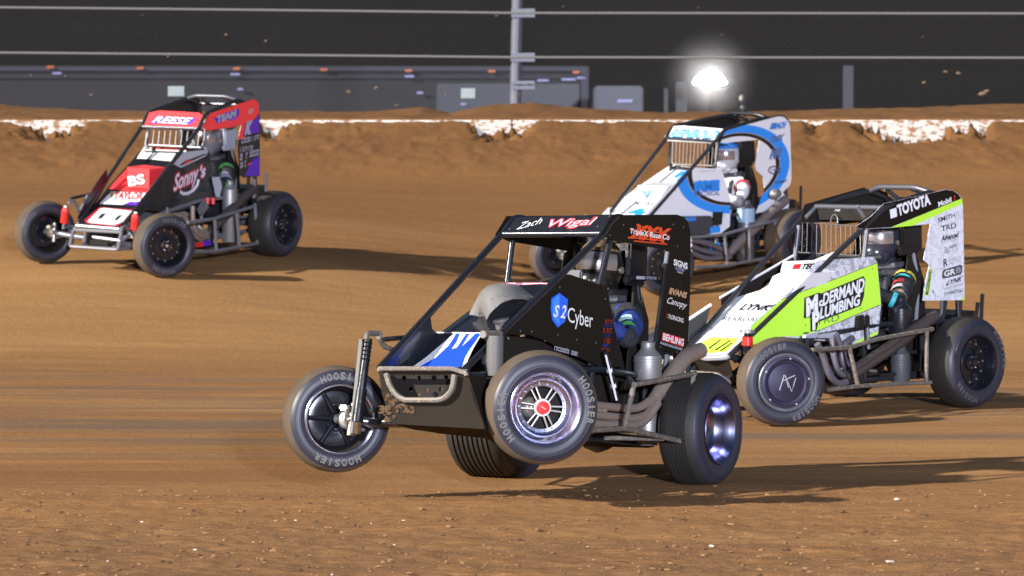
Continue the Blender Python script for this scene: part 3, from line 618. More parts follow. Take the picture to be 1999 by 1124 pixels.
# ------------------------------------------------------------------ driver
def skinned(nodes, edges):
    me = bpy.data.meshes.new('body'); me.from_pydata([n[:3] for n in nodes], edges, []); o = bpy.data.objects.new('body', me); COL.objects.link(o)
    m = o.modifiers.new('skin', 'SKIN'); m.branch_smoothing = .6; sv = me.skin_vertices[0].data
    for i, n in enumerate(nodes):
        sv[i].radius = (n[3], n[4] if len(n) > 4 else n[3]); sv[i].use_root = i == 0
    s = o.modifiers.new('sub', 'SUBSURF'); s.levels = s.render_levels = 2
    dg = bpy.context.evaluated_depsgraph_get(); r = bpy.data.meshes.new_from_object(o.evaluated_get(dg)); bpy.data.objects.remove(o); bpy.data.meshes.remove(me); return r
def driver(c, hp, suit, glove, hel, label, hand, stripe=None, patches=()):
    d = empty('person'); d.matrix_world = c.M; tag(d, label, 'driver', 'drivers strapped into the race cars')
    hx, hz = hp.x, hp.z; sh = hz - .235
    n = [(hx - .06, 0, .40, .15, .12), (hx - .05, 0, .54, .14, .115), (hx - .04, 0, sh - .12, .165, .12), (hx - .03, 0, sh, .09, .08), (hx - .015, 0, sh + .07, .06, .06), (hx, 0, hz - .03, .085, .075)]
    e = [(0, 1), (1, 2), (2, 3), (3, 4), (4, 5)]
    for sd in (1, -1):
        i = len(n); hn = Vector((hand[0], sd * hand[1], hand[2]))
        el = Vector((hx + .20, sd * .315, sh - .17)) if sd > 0 else Vector((hx + .2, -.3, sh - .18))
        dr = (hn - el).normalized()
        n += [(hx - .03, sd * .17, sh - .03, .075), ((hx - .03 + el.x) / 2, sd * .275, (sh - .03 + el.z) / 2, .062), (*el, .047), (*(el + (hn - el) * .5), .046), (*(hn - dr * .05), .034), (*(hn + dr * .01), .036, .026)]
        e += [(3, i), (i, i + 1), (i + 1, i + 2), (i + 2, i + 3), (i + 3, i + 4), (i + 4, i + 5)]
        sdv = Vector((0, 0, 1)); b = i + 5
        for f in range(4):          # fingers curled over the wheel rim
            p0 = hn + dr * .045 + sdv * (.027 - .018 * f); j = len(n); ln = (.026, .030, .028, .022)[f]
            p1 = p0 + dr * ln * .9 + Vector((0, -sd * .010, 0)); p2 = p1 + Vector((-.004, -sd * ln, 0)); p3 = p2 + Vector((-ln * .8, -sd * .008, 0))
            n += [(*p0, .0105), (*p1, .0095), (*p2, .009), (*p3, .008)]; e += [(b, j), (j, j + 1), (j + 1, j + 2), (j + 2, j + 3)]
        j = len(n); t0 = hn + Vector((-.005, -sd * .028, .022)); n += [(*t0, .012), (*(t0 + Vector((.018, -sd * .022, .012))), .010), (*(t0 + Vector((.034, -sd * .030, .006))), .009)]; e += [(b, j), (j, j + 1), (j + 1, j + 2)]
        k = len(n); n += [(hx + .06, sd * .11, .38, .105), (hx + .36, sd * .14, .50, .082), (hx + .55, sd * .14, .56, .066), (hx + .80, sd * .12, .44, .055), (hx + .99, sd * .11, .34, .042), (hx + 1.03, sd * .11, .28, .042), (hx + 1.12, sd * .11, .34, .034)]
        e += [(0, k)] + [(k + q_, k + q_ + 1) for q_ in range(6)]
    me = skinned(n, e); me.materials.append(suit); me.materials.append(glove); me.materials.append(FABRICB)
    for p in me.polygons:
        p.use_smooth = True
        if p.center.z < sh - .30 or (abs(p.center.y) < .13 and p.center.z < hz - .1 and suit is FABRICBL): p.material_index = 2
        if min((p.center - Vector((hand[0], q_ * hand[1], hand[2]))).length for q_ in (1, -1)) < .085: p.material_index = 1
    b = bpy.data.objects.new('body', me); COL.objects.link(b); b.parent = d
    H = Vector((hx, 0, hz)); mb = MB(); mb.ellipsoid(H, (.150, .122, .155), hel, 28, 18)
    mb.ellipsoid(H + Vector((.055, 0, -.085)), (.115, .098, .085), hel, 24, 12)      # chin bar
    mb.box(H + Vector((.145, 0, -.09)), (.04, .09, .03), DGREY, bev=.008); mb.tube([H + Vector((-.02, .13, -.02)), H + Vector((-.02, .118, -.02))], .018, MACH, 12)
    h = mb.build('helmet', d)
    mb = MB(); mb.ellipsoid(H + Vector((.006, 0, .012)), (.151, .126, .150), VISOR, 40, 24, cut=lambda v: v.x > .03 and -.045 < v.z < .05); mb.build('visor', h)
    mb = MB(); mb.tube([H + Vector((.125 * math.cos(a), .122 * math.sin(a), .066 + .0 * a)) for a in [q_ / 20 * 2.6 - 1.3 for q_ in range(21)]], .008, hel, 6); mb.build('visor_peak', h)
    if stripe:
        mb = MB(); mb.ellipsoid(H, (.1515, .1235, .1565), stripe, 36, 30, cut=lambda v: v.z > .075 and v.x > -.08); mb.build('helmet_stripe', h)
    S = Vector((hx - .03, .17, sh - .03)); E_ = Vector((hx + .20, .315, sh - .17)); Hn = Vector((hand[0], hand[1], hand[2]))
    for a, w, rr_, m in patches:     # sleeve bands and patches: along the arm from the shoulder (0) past the elbow (1) to the hand (2)
        mb = MB(); f = lambda t: S.lerp(E_, t) if t < 1 else E_.lerp(Hn, t - 1)
        mb.tube([f(a), f(a + w * .5), f(a + w)], rr_, m, 14, cap=False); mb.build('sleeve_patch', d)
    mb = MB()
    for sd in (1, -1): mb.tube([(hx - .06, sd * .08, sh + .035), (hx + .06, sd * .085, sh - .02), (hx + .085, sd * .075, sh - .2), (hx + .08, sd * .03, .5)], .022, mat('harness_belt', (.03, .03, .035), .8), 6)
    mb.tube([(hx - .09, -.10, hz - .17), (hx + .01, -.11, hz - .175), (hx + .06, 0, hz - .185), (hx + .01, .11, hz - .175), (hx - .09, .10, hz - .17)], .022, DGREY, 8); mb.build('harness', d)
    return d

# ------------------------------------------------------------------ what every car has
def part(root, name, m=None):
    return MB()
def mir(p): return Vector((p[0], -p[1], p[2]))
def chassis(c, root):
    G, T = c.G, c.T; FB, FT_, RT, RB, DN = [Vector(q) for q in (c.FB, c.FT, c.RT, c.RB, c.DN)]; r = .0185
    cage = MB(); fr = MB()
    H = Vector((RT.x + .24, .275, RT.z + .012 - c.__dict__.get('hoop_drop', 0))); K = Vector((RT.x + .03, .30, RT.z - .05))
    for s in (1, -1):
        f = (lambda p: Vector(p)) if s > 0 else mir
        cage.tube(rnd([f(DN), f(FB)], .05), r, G, 10)
        cage.tube(rnd([f(FB), f(FT_) if c.visor else f(FB + Vector((-.03, -.01, .01))), f(H), f(K), f((RB.x + .02, .30, .52))], .06), r, G, 10)
        pp = c.posts[0 if s > 0 else 1]; cage.tube(pp, r * .95, c.P, 10); cage.tube([pp[-1] + Vector((0, -s * .02, .01)), Vector((FB.x + .03, s * .285, .55))], r * .9, T, 8)
        cage.tube([f((K.x, .295, K.z - .15)), f((-.05, .3, .6)), f((.1, .31, .32))], r * .9, G, 8)
        fr.tube(rnd([f((1.93, .16, .215)), f((1.5, .26, .20)), f((.3, .335, .19)), f((-.1, .31, .22)), f((-.3, .26, .32))], .1), r, T, 8)
        fr.tube(rnd([f(DN), f((1.75, DN.y, .36)), f((1.93, .16, .215))], .05), r, T, 8)
        fr.tube(rnd([f((DN.x - .05, DN.y, DN.z - .03)), f((1.25, .29, .50)), f((FB.x, .32, .56)), f((-.12, .31, .54)), f((-.32, .26, .46))], .1), r, T, 8)
        for x in (1.28, .74, .18): fr.tube([f((x, .31, .19)), f((x, .31, .54))], r * .9, T, 8)
        fr.tube([f((1.28, .3, .5)), f((.76, .32, .2))], r * .8, T, 8)
        fr.tube(rnd([f((-.3, .26, .46)), f((-.62, .17, .46)), f((-.66, 0, .46))], .08), .016, T, 8)
        fr.tube([f((-.64, .10, .46)), f((-.66, .10, .70))], .014, T, 8)
    for x, y, z in ((1.9, .17, .215), (.74, .31, .19), (.1, .33, .19), (-.25, .27, .3), (.74, .315, .56)): fr.tube([(x, y, z), (x, -y, z)], r * .9, T, 8)
    cage.tube(rnd([FB, mir(FB)]), r, c.H, 10); cage.tube(rnd([H, H + Vector((.02, -.1, .03)), mir(H) + Vector((.02, .1, .03)), mir(H)], .06), r, c.H, 10)
    for s in (1, -1):
        cage.tube([(H.x + .02, s * .12, H.z + .022), (K.x, s * .20, K.z + .0)], r * .8, c.H, 8)
    cage.tube([(FB.x - .015, .305, 1.0), (FB.x - .015, -.305, 1.0)], r * .9, G, 8); cage.tube([K, mir(K)], r * .9, G, 8)
    cage.build('roll_cage', root); fr.build('frame', root)
    # floor, engine, driveline
    mb = MB(); mb.panel([(1.86, .16, .195), (1.3, .27, .18), (.1, .31, .172), (.1, -.31, .172), (1.3, -.27, .18), (1.86, -.16, .195)], MUDP, .006); mb.build('belly_pan', root)
    en = MB(); en.box((1.02, 0, .36), (.52, .22, .30), DGREY, bev=.02); en.box((1.02, .05, .55), (.46, .12, .09), c.EN, Matrix.Rotation(R(-25), 3, 'X'), .02); en.box((1.02, -.05, .55), (.46, .12, .09), DGREY, Matrix.Rotation(R(25), 3, 'X'), .02)
    en.box((1.32, 0, .40), (.06, .3, .28), DGREY, bev=.015); en.lathe([(.001, 0), (.07, 0), (.075, .03), (.001, .03)], MACH, (1.36, 0, .33), (1, 0, 0), 20)
    for k in range(4): en.lathe([(.03, 0), (.028, .09), (.036, .11), (.032, .11), (.024, .09)], DGREY, (.86 + k * .105, -.04, .60), (0, -.3, 1), 12)
    en.tube([(.75, 0, .4), (.35, 0, .34)], .045, INNER, 10); en.build('engine', root)
    ax = MB(); a, b = Vector(c.W['RL']), Vector(c.W['RR']); ax.tube([a + Vector((0, -.1, 0)), b + Vector((0, .1, 0))], .036, DGREY, 12); ax.lathe([(.02, -.08), (.13, -.06), (.15, 0), (.13, .06), (.02, .08)], DGREY, a.lerp(b, .5), (0, 1, 0), 24); ax.build('rear_axle', root)
    ax = MB(); a, b = Vector(c.W['FL']), Vector(c.W['FR']); dx = Vector((-.0, 0, 0)); ax.tube(rnd([a + Vector((0, -.10, 0)), a + Vector((-.0, -.24, -.02)), b + Vector((-.0, .24, -.02)), b + Vector((0, .10, 0))], .05), .026, c.T, 10); ax.build('front_axle', root)
    for p, s in ((a, 1), (b, -1)):
        mb = MB(); q_ = p + Vector((0, -s * .10, 0)); mb.tube([q_ + Vector((-.01, 0, .085)), q_ + Vector((.01, 0, -.085))], .02, MACH, 10); mb.tube([q_, p + Vector((0, -s * .0, 0))], .024, MACH, 10); mb.lathe([(.001, -.02), (.05, -.02), (.055, 0), (.05, .02), (.001, .02)], MACH, q_ + Vector((0, s * .035, 0)), (0, 1, 0), 18)
        mb.tube([q_ + Vector((0, 0, -.05)), q_ + Vector((-.11, -s * .03, -.05)), q_ + Vector((-.14, -s * .02, -.04))], .011, MACH, 8); mb.box(q_ + Vector((.05, -s * .0, .055)), (.09, .05, .03), MACH, bev=.008); mb.build('steering_knuckle', root)
        mb = MB(); mb.tube([p + Vector((0, -s * .2, -.03)), Vector((1.02, s * .33, .24))], .014, c.T, 8); mb.tube([p + Vector((0, -s * .22, .05)), Vector((1.05, s * .33, .36))], .013, c.T, 8); mb.build('radius_rod', root)
    for p, s in ((Vector(c.W['RL']), 1), (Vector(c.W['RR']), -1)):
        mb = MB(); q_ = p + Vector((0, -s * .2, 0)); mb.lathe([(.04, -.03), (.075, -.03), (.075, .03), (.04, .03)], DGREY, q_, (0, 1, 0), 18); mb.tube([q_ + Vector((0, 0, .07)), (.62, s * .34, .36)], .013, T, 8); mb.tube([q_ - Vector((0, 0, .07)), (.62, s * .34, .22)], .013, T, 8); mb.build('rear_suspension', root)
        mb = MB(); mb.tube([q_ + Vector((.04, -s * .02, .04)), q_ + Vector((-.03, -s * .05, .22))], .03, BLK, 10); mb.tube([q_ + Vector((-.03, -s * .05, .22)), q_ + Vector((-.06, -s * .06, .40))], .017, SILV, 8); mb.build('rear_shock', root)
    # seat, headrest, steering wheel, tail
    hx, hz = c.hp.x, c.hp.z; mb = MB()
    sec = [(hx + .25, .33, .19, .10), (hx + .0, .27, .21, .16), (hx - .15, .36, .22, .24), (hx - .17, .60, .22, .24), (hx - .165, hz - .28, .215, .2), (hx - .16, hz - .12, .16, .1)]
    for i in range(len(sec) - 1):
        (x0, z0, w0, d0), (x1, z1, w1, d1) = sec[i], sec[i + 1]
        mb.panel([(x0, -w0, z0), (x0, w0, z0), (x1, w1, z1), (x1, -w1, z1)], c.SEAT, .012)
        for s in (1, -1): mb.panel([(x0, s * w0, z0), (x0 + d0, s * (w0 + .015), z0 + .03), (x1 + d1, s * (w1 + .015), z1 + .03), (x1, s * w1, z1)], c.SEAT, .012)
    mb.build('seat', root)
    mb = MB(); mb.box((hx - .185, 0, hz + .01), (.06, .26, .26), c.HR, bev=.02)
    for s in (1, -1):
        mb.box((hx - .10, s * .165, hz + .03), (.20, .035, .21), c.HR, bev=.012); mb.box((hx - .05, s * .185, hz - .075), (.20, .03, .055), c.HR, bev=.012)
        mb.tube([(hx - .1, s * .18, hz - .08), (hx - .13, s * .2, hz - .3), (hx - .05, s * .25, .55)], .014, c.HRT, 8)
    mb.build('headrest', root)
    mb = MB(); w0 = Vector((c.hand[0] + .02, 0, c.hand[2])); R_ = Matrix.Rotation(R(-62), 3, 'Y')
    mb.tube([w0 + R_ @ Vector((.15 * math.cos(k * math.pi / 12), .15 * math.sin(k * math.pi / 12), 0)) for k in range(24)], .014, INNER, 8, closed=True)
    for k in range(3): mb.tube([w0, w0 + R_ @ Vector((.15 * math.cos(k * 2.094 + 1.57), .15 * math.sin(k * 2.094 + 1.57), 0))], .009, MACH, 6)
    mb.tube([w0, (1.2, 0, .62)], .013, SILV, 8); mb.build('steering_wheel', root)
    mb = MB(); P = [(-.22, .22, .34, .58), (-.42, .24, .33, .60), (-.60, .12, .38, .54)]; vs = []
    for x, y, z0, z1 in P: vs += [(x, -y, z0), (x, y, z0), (x, y, z1), (x, -y, z1)]
    mb.add(vs, [(i * 4 + k, i * 4 + (k + 1) % 4, i * 4 + 4 + (k + 1) % 4, i * 4 + 4 + k) for i in range(2) for k in range(4)] + [(3, 2, 1, 0), (8, 9, 10, 11)], c.TAIL); mb.build('fuel_tank', root)
    f = c.wheels
    for nm, (s, st, D, Wd, sty, tr, lets, gro, cam_) in f.items():
        wheel(root, 'front_wheel' if nm[0] == 'F' else 'rear_wheel', c.W[nm], s, st, D, Wd, sty, tr, lets, cam_, gro, c.let)

def coil_shock(root, top, bot, m, r=.03):
    mb = MB(); top, bot = Vector(top), Vector(bot); mb.tube([top, bot], r * .5, DGREY, 10); mb.tube([top.lerp(bot, .02), top.lerp(bot, .3)], r * .95, m, 12)
    d = bot - top; u = d.orthogonal().normalized(); w = d.normalized().cross(u); mb.tube([top.lerp(bot, .12 + .62 * k / 60) + (u * math.cos(k * .9) + w * math.sin(k * .9)) * r for k in range(61)], .0065, m, 5)
    mb.tube([top + (top - bot) * .02, top + (top - bot) * .10], r * .6, MACH, 10); return mb.build('front_shock', root)
def canister(root, bot, top, r, m, cap=None, name='oil_tank', band=None):
    b, t = Vector(bot), Vector(top); L = (t - b).length; mb = MB()
    mb.lathe([(.001, 0), (r * .9, 0), (r, .012), (r, L * .55), (r * 1.04, L * .56), (r * 1.04, L * .62), (r, L * .63), (r, L - .05), (r * .55, L - .015), (r * .5, L)], m, b, t - b, 28)
    o = mb.build(name, root); mb = MB(); mb.lathe([(r * .5, 0), (r * .52, .02), (r * .42, .03), (.001, .032)], cap or m, t, t - b, 20); mb.build('filler_cap', o)
    if band: mb = MB(); mb.lathe([(r * 1.01, L * .68), (r * 1.01, L * .92)], band, b, t - b, 28); mb.build('label_band', o)
    return o
def nerf(root, polys, m, r=.015):
    mb = MB()
    for p in polys: mb.tube(rnd(p, .04, 3), r, m, 8)
    return mb.build('nerf_bar', root)
def bolts(mb, pts, view, m=SILV, r=.006):
    for p in pts: mb.ellipsoid(p, (r, r * .7, r), m, 8, 4)
def scrib(mb, bl, br, tl, m, off, view, seed=1, rows=1):
    """print too small to read: a row of letter-sized marks"""
    rr = random.Random(seed); bl, br, tl = Vector(bl), Vector(br), Vector(tl); x = 0.; up = tl - bl; d = br - bl; n = d.cross(up).normalized()
    if n.dot(view - bl) < 0: n = -n
    asp = up.length / d.length
    while x < 1:
        w = asp * rr.uniform(.35, .75); w = min(w, 1 - x); k = rr.random()
        if k > .12:
            P = lambda a, b_: bl + d * (x + w * a) + up * b_ + n * off
            st = .3
            mb.add([P(0, 0), P(st, 0), P(st, 1), P(0, 1)], [(0, 1, 2, 3)], m)
            if k > .3: mb.add([P(st, .75), P(.85, .75), P(.85, 1), P(st, 1)], [(0, 1, 2, 3)], m)
            if k > .5: mb.add([P(st, 0), P(.85, 0), P(.85, .25), P(st, .25)], [(0, 1, 2, 3)], m)
            if k > .7: mb.add([P(.6, .25), P(.85, .25), P(.85, .75), P(.6, .75)], [(0, 1, 2, 3)], m)
        x += w * 1.12 + .002
class Deco:
    """collects panels, colours and lettering lying on one plane of a car, traced in the photograph's pixels"""
    def __init__(s, c, Z, pl): s.c, s.Z, s.pl, s.mb = c, Z, pl, MB()
    def z(s, Z): s.Z = Z; return s
    def P(s, pts): return s.c.q(s.Z, pts, s.pl)
    def base(s, pts, m, th=.004): s.poly = s.P(pts); s.mb.panel(s.poly, m, th); return s
    def col(s, pts, m, off=.0032): s.mb.sheet(s.P(pts), m, off, s.c.cam); return s
    def txt(s, t, bl, br, tl, m, off=.0050, bold=0., shear=0.): a = s.P([bl, br, tl]); s.mb.text(t, *a, m, off, s.c.cam, bold, shear); return s
    def scr(s, bl, br, tl, m, off=.0046, seed=1): a = s.P([bl, br, tl]); scrib(s.mb, *a, m, off, s.c.cam, seed); return s
    def line(s, pts, r, m): s.mb.tube(s.P(pts), r, m, 5); return s
    def bolt(s, pts, m=SILV, r=.006): bolts(s.mb, s.P(pts), s.c.cam, m, r); return s
    def build(s, name, root): return s.mb.build(name, root)
def mirror_panel(root, name, poly, m, th=.004):
    mb = MB(); mb.panel([mir(p) for p in poly], m, th); return mb.build(name, root)
def far_side_panel(c, root, m):
    """the other side of the body: it stays below the hood line"""
    a, b = Vector(c.FB), Vector(c.DN); y = lambda x: -(a.y + (x - a.x) * (b.y - a.y) / (b.x - a.x))
    mb = MB(); mb.panel([(x, y(x) + .004, z) for x, z in ((b.x - .08, b.z - .03), (1.4, .66), (1.1, .80), (.82, .93), (.52, .95), (.42, .60), (.9, .50), (1.3, .44), (1.7, .36))], m, .004); return mb.build('side_panel', root)
def screen(c, root, pts, n, m, r=.0035, fr=.007):
    """rock screen: frame bar with upright wires between two posts; pts = bottom left, bottom right, top right, top left"""
    a, b, d, e = [Vector(p) for p in pts]; mb = MB(); mb.tube(rnd([a, b, d, e], .03, 3, True), fr, m, 6, closed=True)
    for k in range(1, n): t = k / n; mb.tube([a.lerp(b, t), e.lerp(d, t)], r, m, 5)
    return mb.build('rock_screen', root)


GROUP = 'midget race cars sliding through the turn'
def start(c, name, label):
    root = empty(name); root.matrix_world = c.M; tag(root, label, 'race car', GROUP); chassis(c, root); return root
HL = [('HOOSIER', 76, 9), ('HOOSIER', 256, 9.5)]

# ================================================================== the black car in front, its front wheels in the air
A1, A2, A3, A4, A5 = (690, 400, 3.306), (920, 400, 3.745), (1150, 400, 3.748), (1120, 640, 3.406), (540, 640, 3.748)
c = Car((.526, 22.256, .068), (-122.133, -6.663, 1.284), FB=(.694, .316, 1.276), FT=(.583, .315, 1.38), RT=(-.154, .328, 1.429), RB=(-.189, .325, .72), DN=(1.897, .258, .482),
    W=dict(FL=(1.701, .595, .307), FR=(1.705, -.644, .226), RL=(.003, .562, .28), RR=(0, -.72, .295)), G=BLK, T=BLK, P=BLK, H=BLK, EN=DGREY, SEAT=INNER, hoop_drop=.075, HR=GBLK, HRT=BLK, TAIL=GBLK, let=TLET, visor=True,
    hand=(.60, .12, .90), wheels=dict(FL=(1, -44, .57, .215, 'spokes', TREAD, HL, 0, -5), FR=(-1, -44, .55, .215, 'inner', TREAD, [('HOOSIER', 0, 9), ('HOOSIER', 181, 9.5)], 0, -3),
    RL=(1, 3, .61, .25, 'deep', TREADR, (), 6, 0), RR=(-1, 0, .63, .37, 'black', TREADR, (), 8, 0)))
c.posts = [c.q(A2, [(1015, 250), (938, 585)], ('y', .305)), c.q(A2, [(300, 265), (262, 565)], ('y', -.305))]
c.hp = c.p(1172, 520, ('y', 0))
root = start(c, 'race_car', 'black midget race car in front, front wheels lifted off the dirt')
SY = ('y', .322)
d = Deco(c, A2, c.tp)
d.base([(660, 505), (720, 508), (900, 568), (992, 600), (1040, 880), (1120, 1180), (960, 1190), (700, 1080), (560, 1000), (420, 950), (205, 945)], MBLK)
d.col([(640, 642), (702, 690), (698, 790), (682, 852), (628, 896), (588, 840), (577, 760), (582, 682)], SBLUE)
d.col([(640, 655), (640, 880), (602, 830), (588, 760), (592, 690)], mat('shield_light', (.05, .26, .95), .4), .0040)
d.txt('S', (592, 812), (632, 822), (602, 728), WHITE, bold=.02, shear=.25).txt('2', (645, 822), (684, 828), (652, 732), WHITE, bold=.02, shear=.25)
d.txt('C', (698, 852), (750, 866), (700, 745), CREAM).txt('yber', (752, 868), (882, 897), (754, 758), CREAM)
for k, (x0, x1, y0, y1, m) in enumerate([(975, 1032, 836, 866, DRED), (968, 1028, 872, 890, DBLUE), (960, 1026, 898, 934, DRED), (975, 1012, 942, 962, DBLUE), (958, 1022, 972, 1010, DRED), (958, 1012, 1016, 1036, DBLUE), (948, 1006, 1044, 1066, DRED)]):
    d.scr((x0, y1), (x1, y1 + 3), (x0, y0), m, seed=k)
d.bolt([(645, 602), (978, 686), (908, 1008), (358, 922), (440, 925), (272, 975), (632, 948), (1000, 612), (768, 985), (700, 1050)])
d.scr((600, 1060), (770, 1105), (605, 1030), GREY, seed=77)
d.build('side_panel', root); side = d.poly; far_side_panel(c, root, MBLK)
d = Deco(c, A3, ('y', .328))
d.base([(165, 73), (640, 70), (690, 86), (722, 125), (737, 180), (740, 260), (737, 640), (722, 1010), (690, 1075), (640, 1090), (480, 1045), (560, 440), (575, 345), (604, 335), (180, 262), (82, 215)], MBLK)
d.txt('XXX', (285, 236), (575, 275), (310, 140), ORNG, .0034, .05, .3)
for y, x0, x1 in ((150, 360, 500), (176, 300, 560), (232, 285, 540), (258, 330, 570), (200, 520, 590)): d.col([(x0, y), (x1, y + 26), (x1 - 4, y + 33), (x0 - 10, y + 8)], ORNG, .0038)
d.txt('TripleX Race Co', (290, 206), (580, 256), (296, 170), CREAM, .0052, .02)
d.txt('SIGNS', (613, 438), (714, 470), (615, 396), CREAM, bold=.03); d.col([(618, 448), (706, 474), (690, 490), (662, 500), (632, 478)], mat('navy_ink', (.06, .05, .12), .5), .0034); d.scr((630, 470), (690, 487), (633, 452), GREY, seed=3).scr((636, 492), (682, 505), (637, 484), CREAM, seed=4)
d.txt('EVANS', (578, 646), (706, 682), (586, 606), GOLD, .0044, .045, .1).txt('EVANS', (583, 643), (701, 677), (590, 612), mat('gold_light', (.62, .42, .28), .5), .0054, -.005, .1); d.line([(596, 668), (672, 588)], .0022, GOLD)
d.txt('Canopy', (562, 716), (706, 758), (572, 672), CREAM, shear=.35)
d.txt('FLORACING', (576, 829), (684, 862), (578, 798), CREAM, bold=.01); d.col([(564, 795), (574, 798), (574, 806), (564, 803)], RED).col([(563, 815), (573, 818), (573, 826), (563, 823)], RED)
d.col([(533, 930), (692, 978), (688, 1042), (527, 990)], mat('plate_red', (.55, .01, .02), .45)).txt('BEHLING', (533, 984), (685, 1031), (538, 938), WHITE, bold=.03)
d.col([(520, 998), (678, 1046), (674, 1064), (516, 1014)], GREY).scr((524, 1012), (672, 1058), (526, 1000), INK, seed=8)
d.bolt([(250, 145), (150, 220), (614, 142), (688, 162), (644, 303), (518, 1040), (640, 1075)])
d.build('sail_panel', root); mirror_panel(root, 'sail_panel', d.poly, MBLK)
mb = MB(); mb.tube(c.q(A3, [(572, 345), (560, 430)], ('y', .33)), .012, SILV, 8); mb.tube(c.q(A3, [(560, 430), (478, 1060)], ('y', .33)), .012, GBLK, 8); mb.build('sail_edge_post', root)
VP = ('n', Vector(c.FB), (Vector(c.FT) - Vector(c.FB)).cross(Vector((0, 1, 0))).normalized())
d = Deco(c, A2, VP); d.base([(240, 204), (322, 92), (1052, 70), (1060, 100), (955, 192)], BLK, .005)
d.txt('Zach', (330, 186), (515, 140), (345, 140), CREAM, .005, -.008, .5).txt('Wigal', (556, 166), (905, 148), (580, 112), mat('ink_red', (.55, .03, .05), .4), .0046, .06, .3).txt('Wigal', (562, 164), (905, 146), (586, 114), mat('dusty_pink_ink', (.5, .42, .44), .5), .0056, .005, .3)
d.mb.tube(c.q(A2, [(238, 212), (955, 196)], VP), .009, SILV, 8); d.bolt([(278, 178), (662, 102), (925, 160), (1010, 84)]); d.build('visor_panel', root)
# nose
hp1 = ('s', 1.607, .507, .75)
d = Deco(c, A1, hp1); d.base([(380, 1050), (705, 1055), (838, 828), (535, 825), (430, 960)], BLK, .005)
HT = mat('white_flame_print', (.72, .72, .74), .4, dirt=.75, dscale=160, dcol=(.12, .12, .16))
d.col([(385, 1046), (470, 985), (565, 905), (650, 832), (832, 831), (768, 940), (738, 1010), (712, 1050)], HT)
d.col([(425, 1048), (535, 987), (615, 912), (655, 850), (662, 834), (688, 834), (665, 890), (632, 935), (668, 925), (730, 834), (750, 834), (700, 918), (738, 885), (790, 832), (826, 832), (765, 915), (722, 985), (700, 1050)], RBLUE, .0045)
d.mb.tube(d.P([(535, 825), (838, 828)]), .006, SILV, 6); d.build('hood', root); hood = d.poly
mb = MB(); a, b = hood[2], hood[3]; rows = []
for k in range(7):
    t = k / 6; x = a.x * (1 - t) + .80 * t; w = .27 + .04 * t; z = .69 + (.93 - .69) * t
    rows.append([(x, w * math.sin(g), z + .05 * t * math.cos(g) + .02 * math.cos(g)) for g in [R(-90 + 22.5 * j) for j in range(9)]])
mb.add([p for r_ in rows for p in r_], [(i * 9 + j, i * 9 + j + 1, i * 9 + j + 10, i * 9 + j + 9) for i in range(6) for j in range(8)], BLK)
mb.build('cowl', root)
mb = MB(); f = c.q(A1, [(492, 706), (505, 800), (540, 828), (440, 955), (378, 1050), (165, 1052)], ('y', -.268)); mb.panel(f, BLK, .006); mb.build('nose_side', root)
mb = MB(); mb.box((c.FB[0] + .03, 0, 1.0), (.03, .58, .022), PINK, bev=.006); mb.box((c.FB[0] + .02, .16, 1.045), (.03, .10, .07), DGREY, bev=.008); mb.box((c.FB[0] + .02, 0, .92), (.02, .56, .14), INNER); mb.build('dash_panel', root)
mb = MB(); mb.panel(c.q(A2, [(190, 945), (560, 1000), (1112, 1170), (1100, 1480), (300, 1480)], ('y', .235)), INNER, .01); mb.build('engine_cover', root)
# see-through mud deflector and filler neck
O_ = [(108, 838), (58, 745), (44, 690), (66, 632), (112, 592), (205, 566), (330, 580), (440, 640)]; I_ = [(112, 842), (132, 802), (158, 770), (222, 715), (300, 688), (375, 688), (420, 697), (455, 670)]
Oc, Ic = c.q(A2, O_, ('y', -.10)), c.q(A2, I_, ('y', .14)); mb = MB(); vs = []
for j in range(7):
    t = j / 6
    for k in range(8):
        q_ = Ic[k].lerp(Oc[k], t); w_ = math.sin(math.pi * k / 7) ; vs.append(q_ + Vector((.0, 0, .035 * math.sin(math.pi * t) * w_)))
for k in range(8): vs.append(Oc[k] + Vector((-.05, -.09, -.10)) * math.sin(math.pi * k / 7))
mb.add(vs, [(j * 8 + k, j * 8 + k + 1, j * 8 + k + 9, j * 8 + k + 8) for j in range(7) for k in range(7)], GLASS); mb.build('mud_deflector', root, 80)
mb = MB(); mb.lathe([(.036, 0), (.036, .07), (.045, .075), (.045, .09), (.001, .095)], GREYBAR, (1.29, .10, .69), (.25, -.10, 1), 24); mb.build('filler_neck', root)
# front bumper, nose pan
XP = ('x', 1.985)
mb = MB(); mb.tube(rnd(c.q(A5, [(752, 318), (752, 298), (1285, 298), (1385, 330), (1390, 350)], XP), .02), .013, RUST, 8)
mb.tube(rnd(c.q(A5, [(800, 335), (838, 450), (915, 528), (1210, 528), (1285, 460), (1300, 340)], XP), .05), .015, RUST, 8); mb.build('front_bumper', root)
def plate(poly, hole, m, th=.006):
    P, Hh = [Vector(p) for p in poly], [[Vector(p) for p in h] for h in hole]; allp = P + [q for h in Hh for q in h]; n = newell(P); k = len(allp)
    tr = tessellate_polygon([P] + Hh); mb = MB(); mb.add(allp + [p + n * th for p in allp], [t for t in tr] + [tuple(i + k for i in t[::-1]) for t in tr], m); return mb
XQ = ('x', 1.955)
def disc(cx, cy, rx, ry, n=14): return [(cx + rx * math.cos(2 * math.pi * i / n), cy + ry * math.sin(2 * math.pi * i / n)) for i in range(n)]
plate(c.q(A5, [(745, 300), (1300, 318), (1395, 335), (1440, 520), (1520, 735), (840, 695), (770, 480)], XQ), [c.q(A5, [(855, 345), (880, 450), (935, 512), (1200, 512), (1272, 455), (1285, 345)], XQ)], MUDP).build('nose_plate', root)
XR = ('x', 1.86)
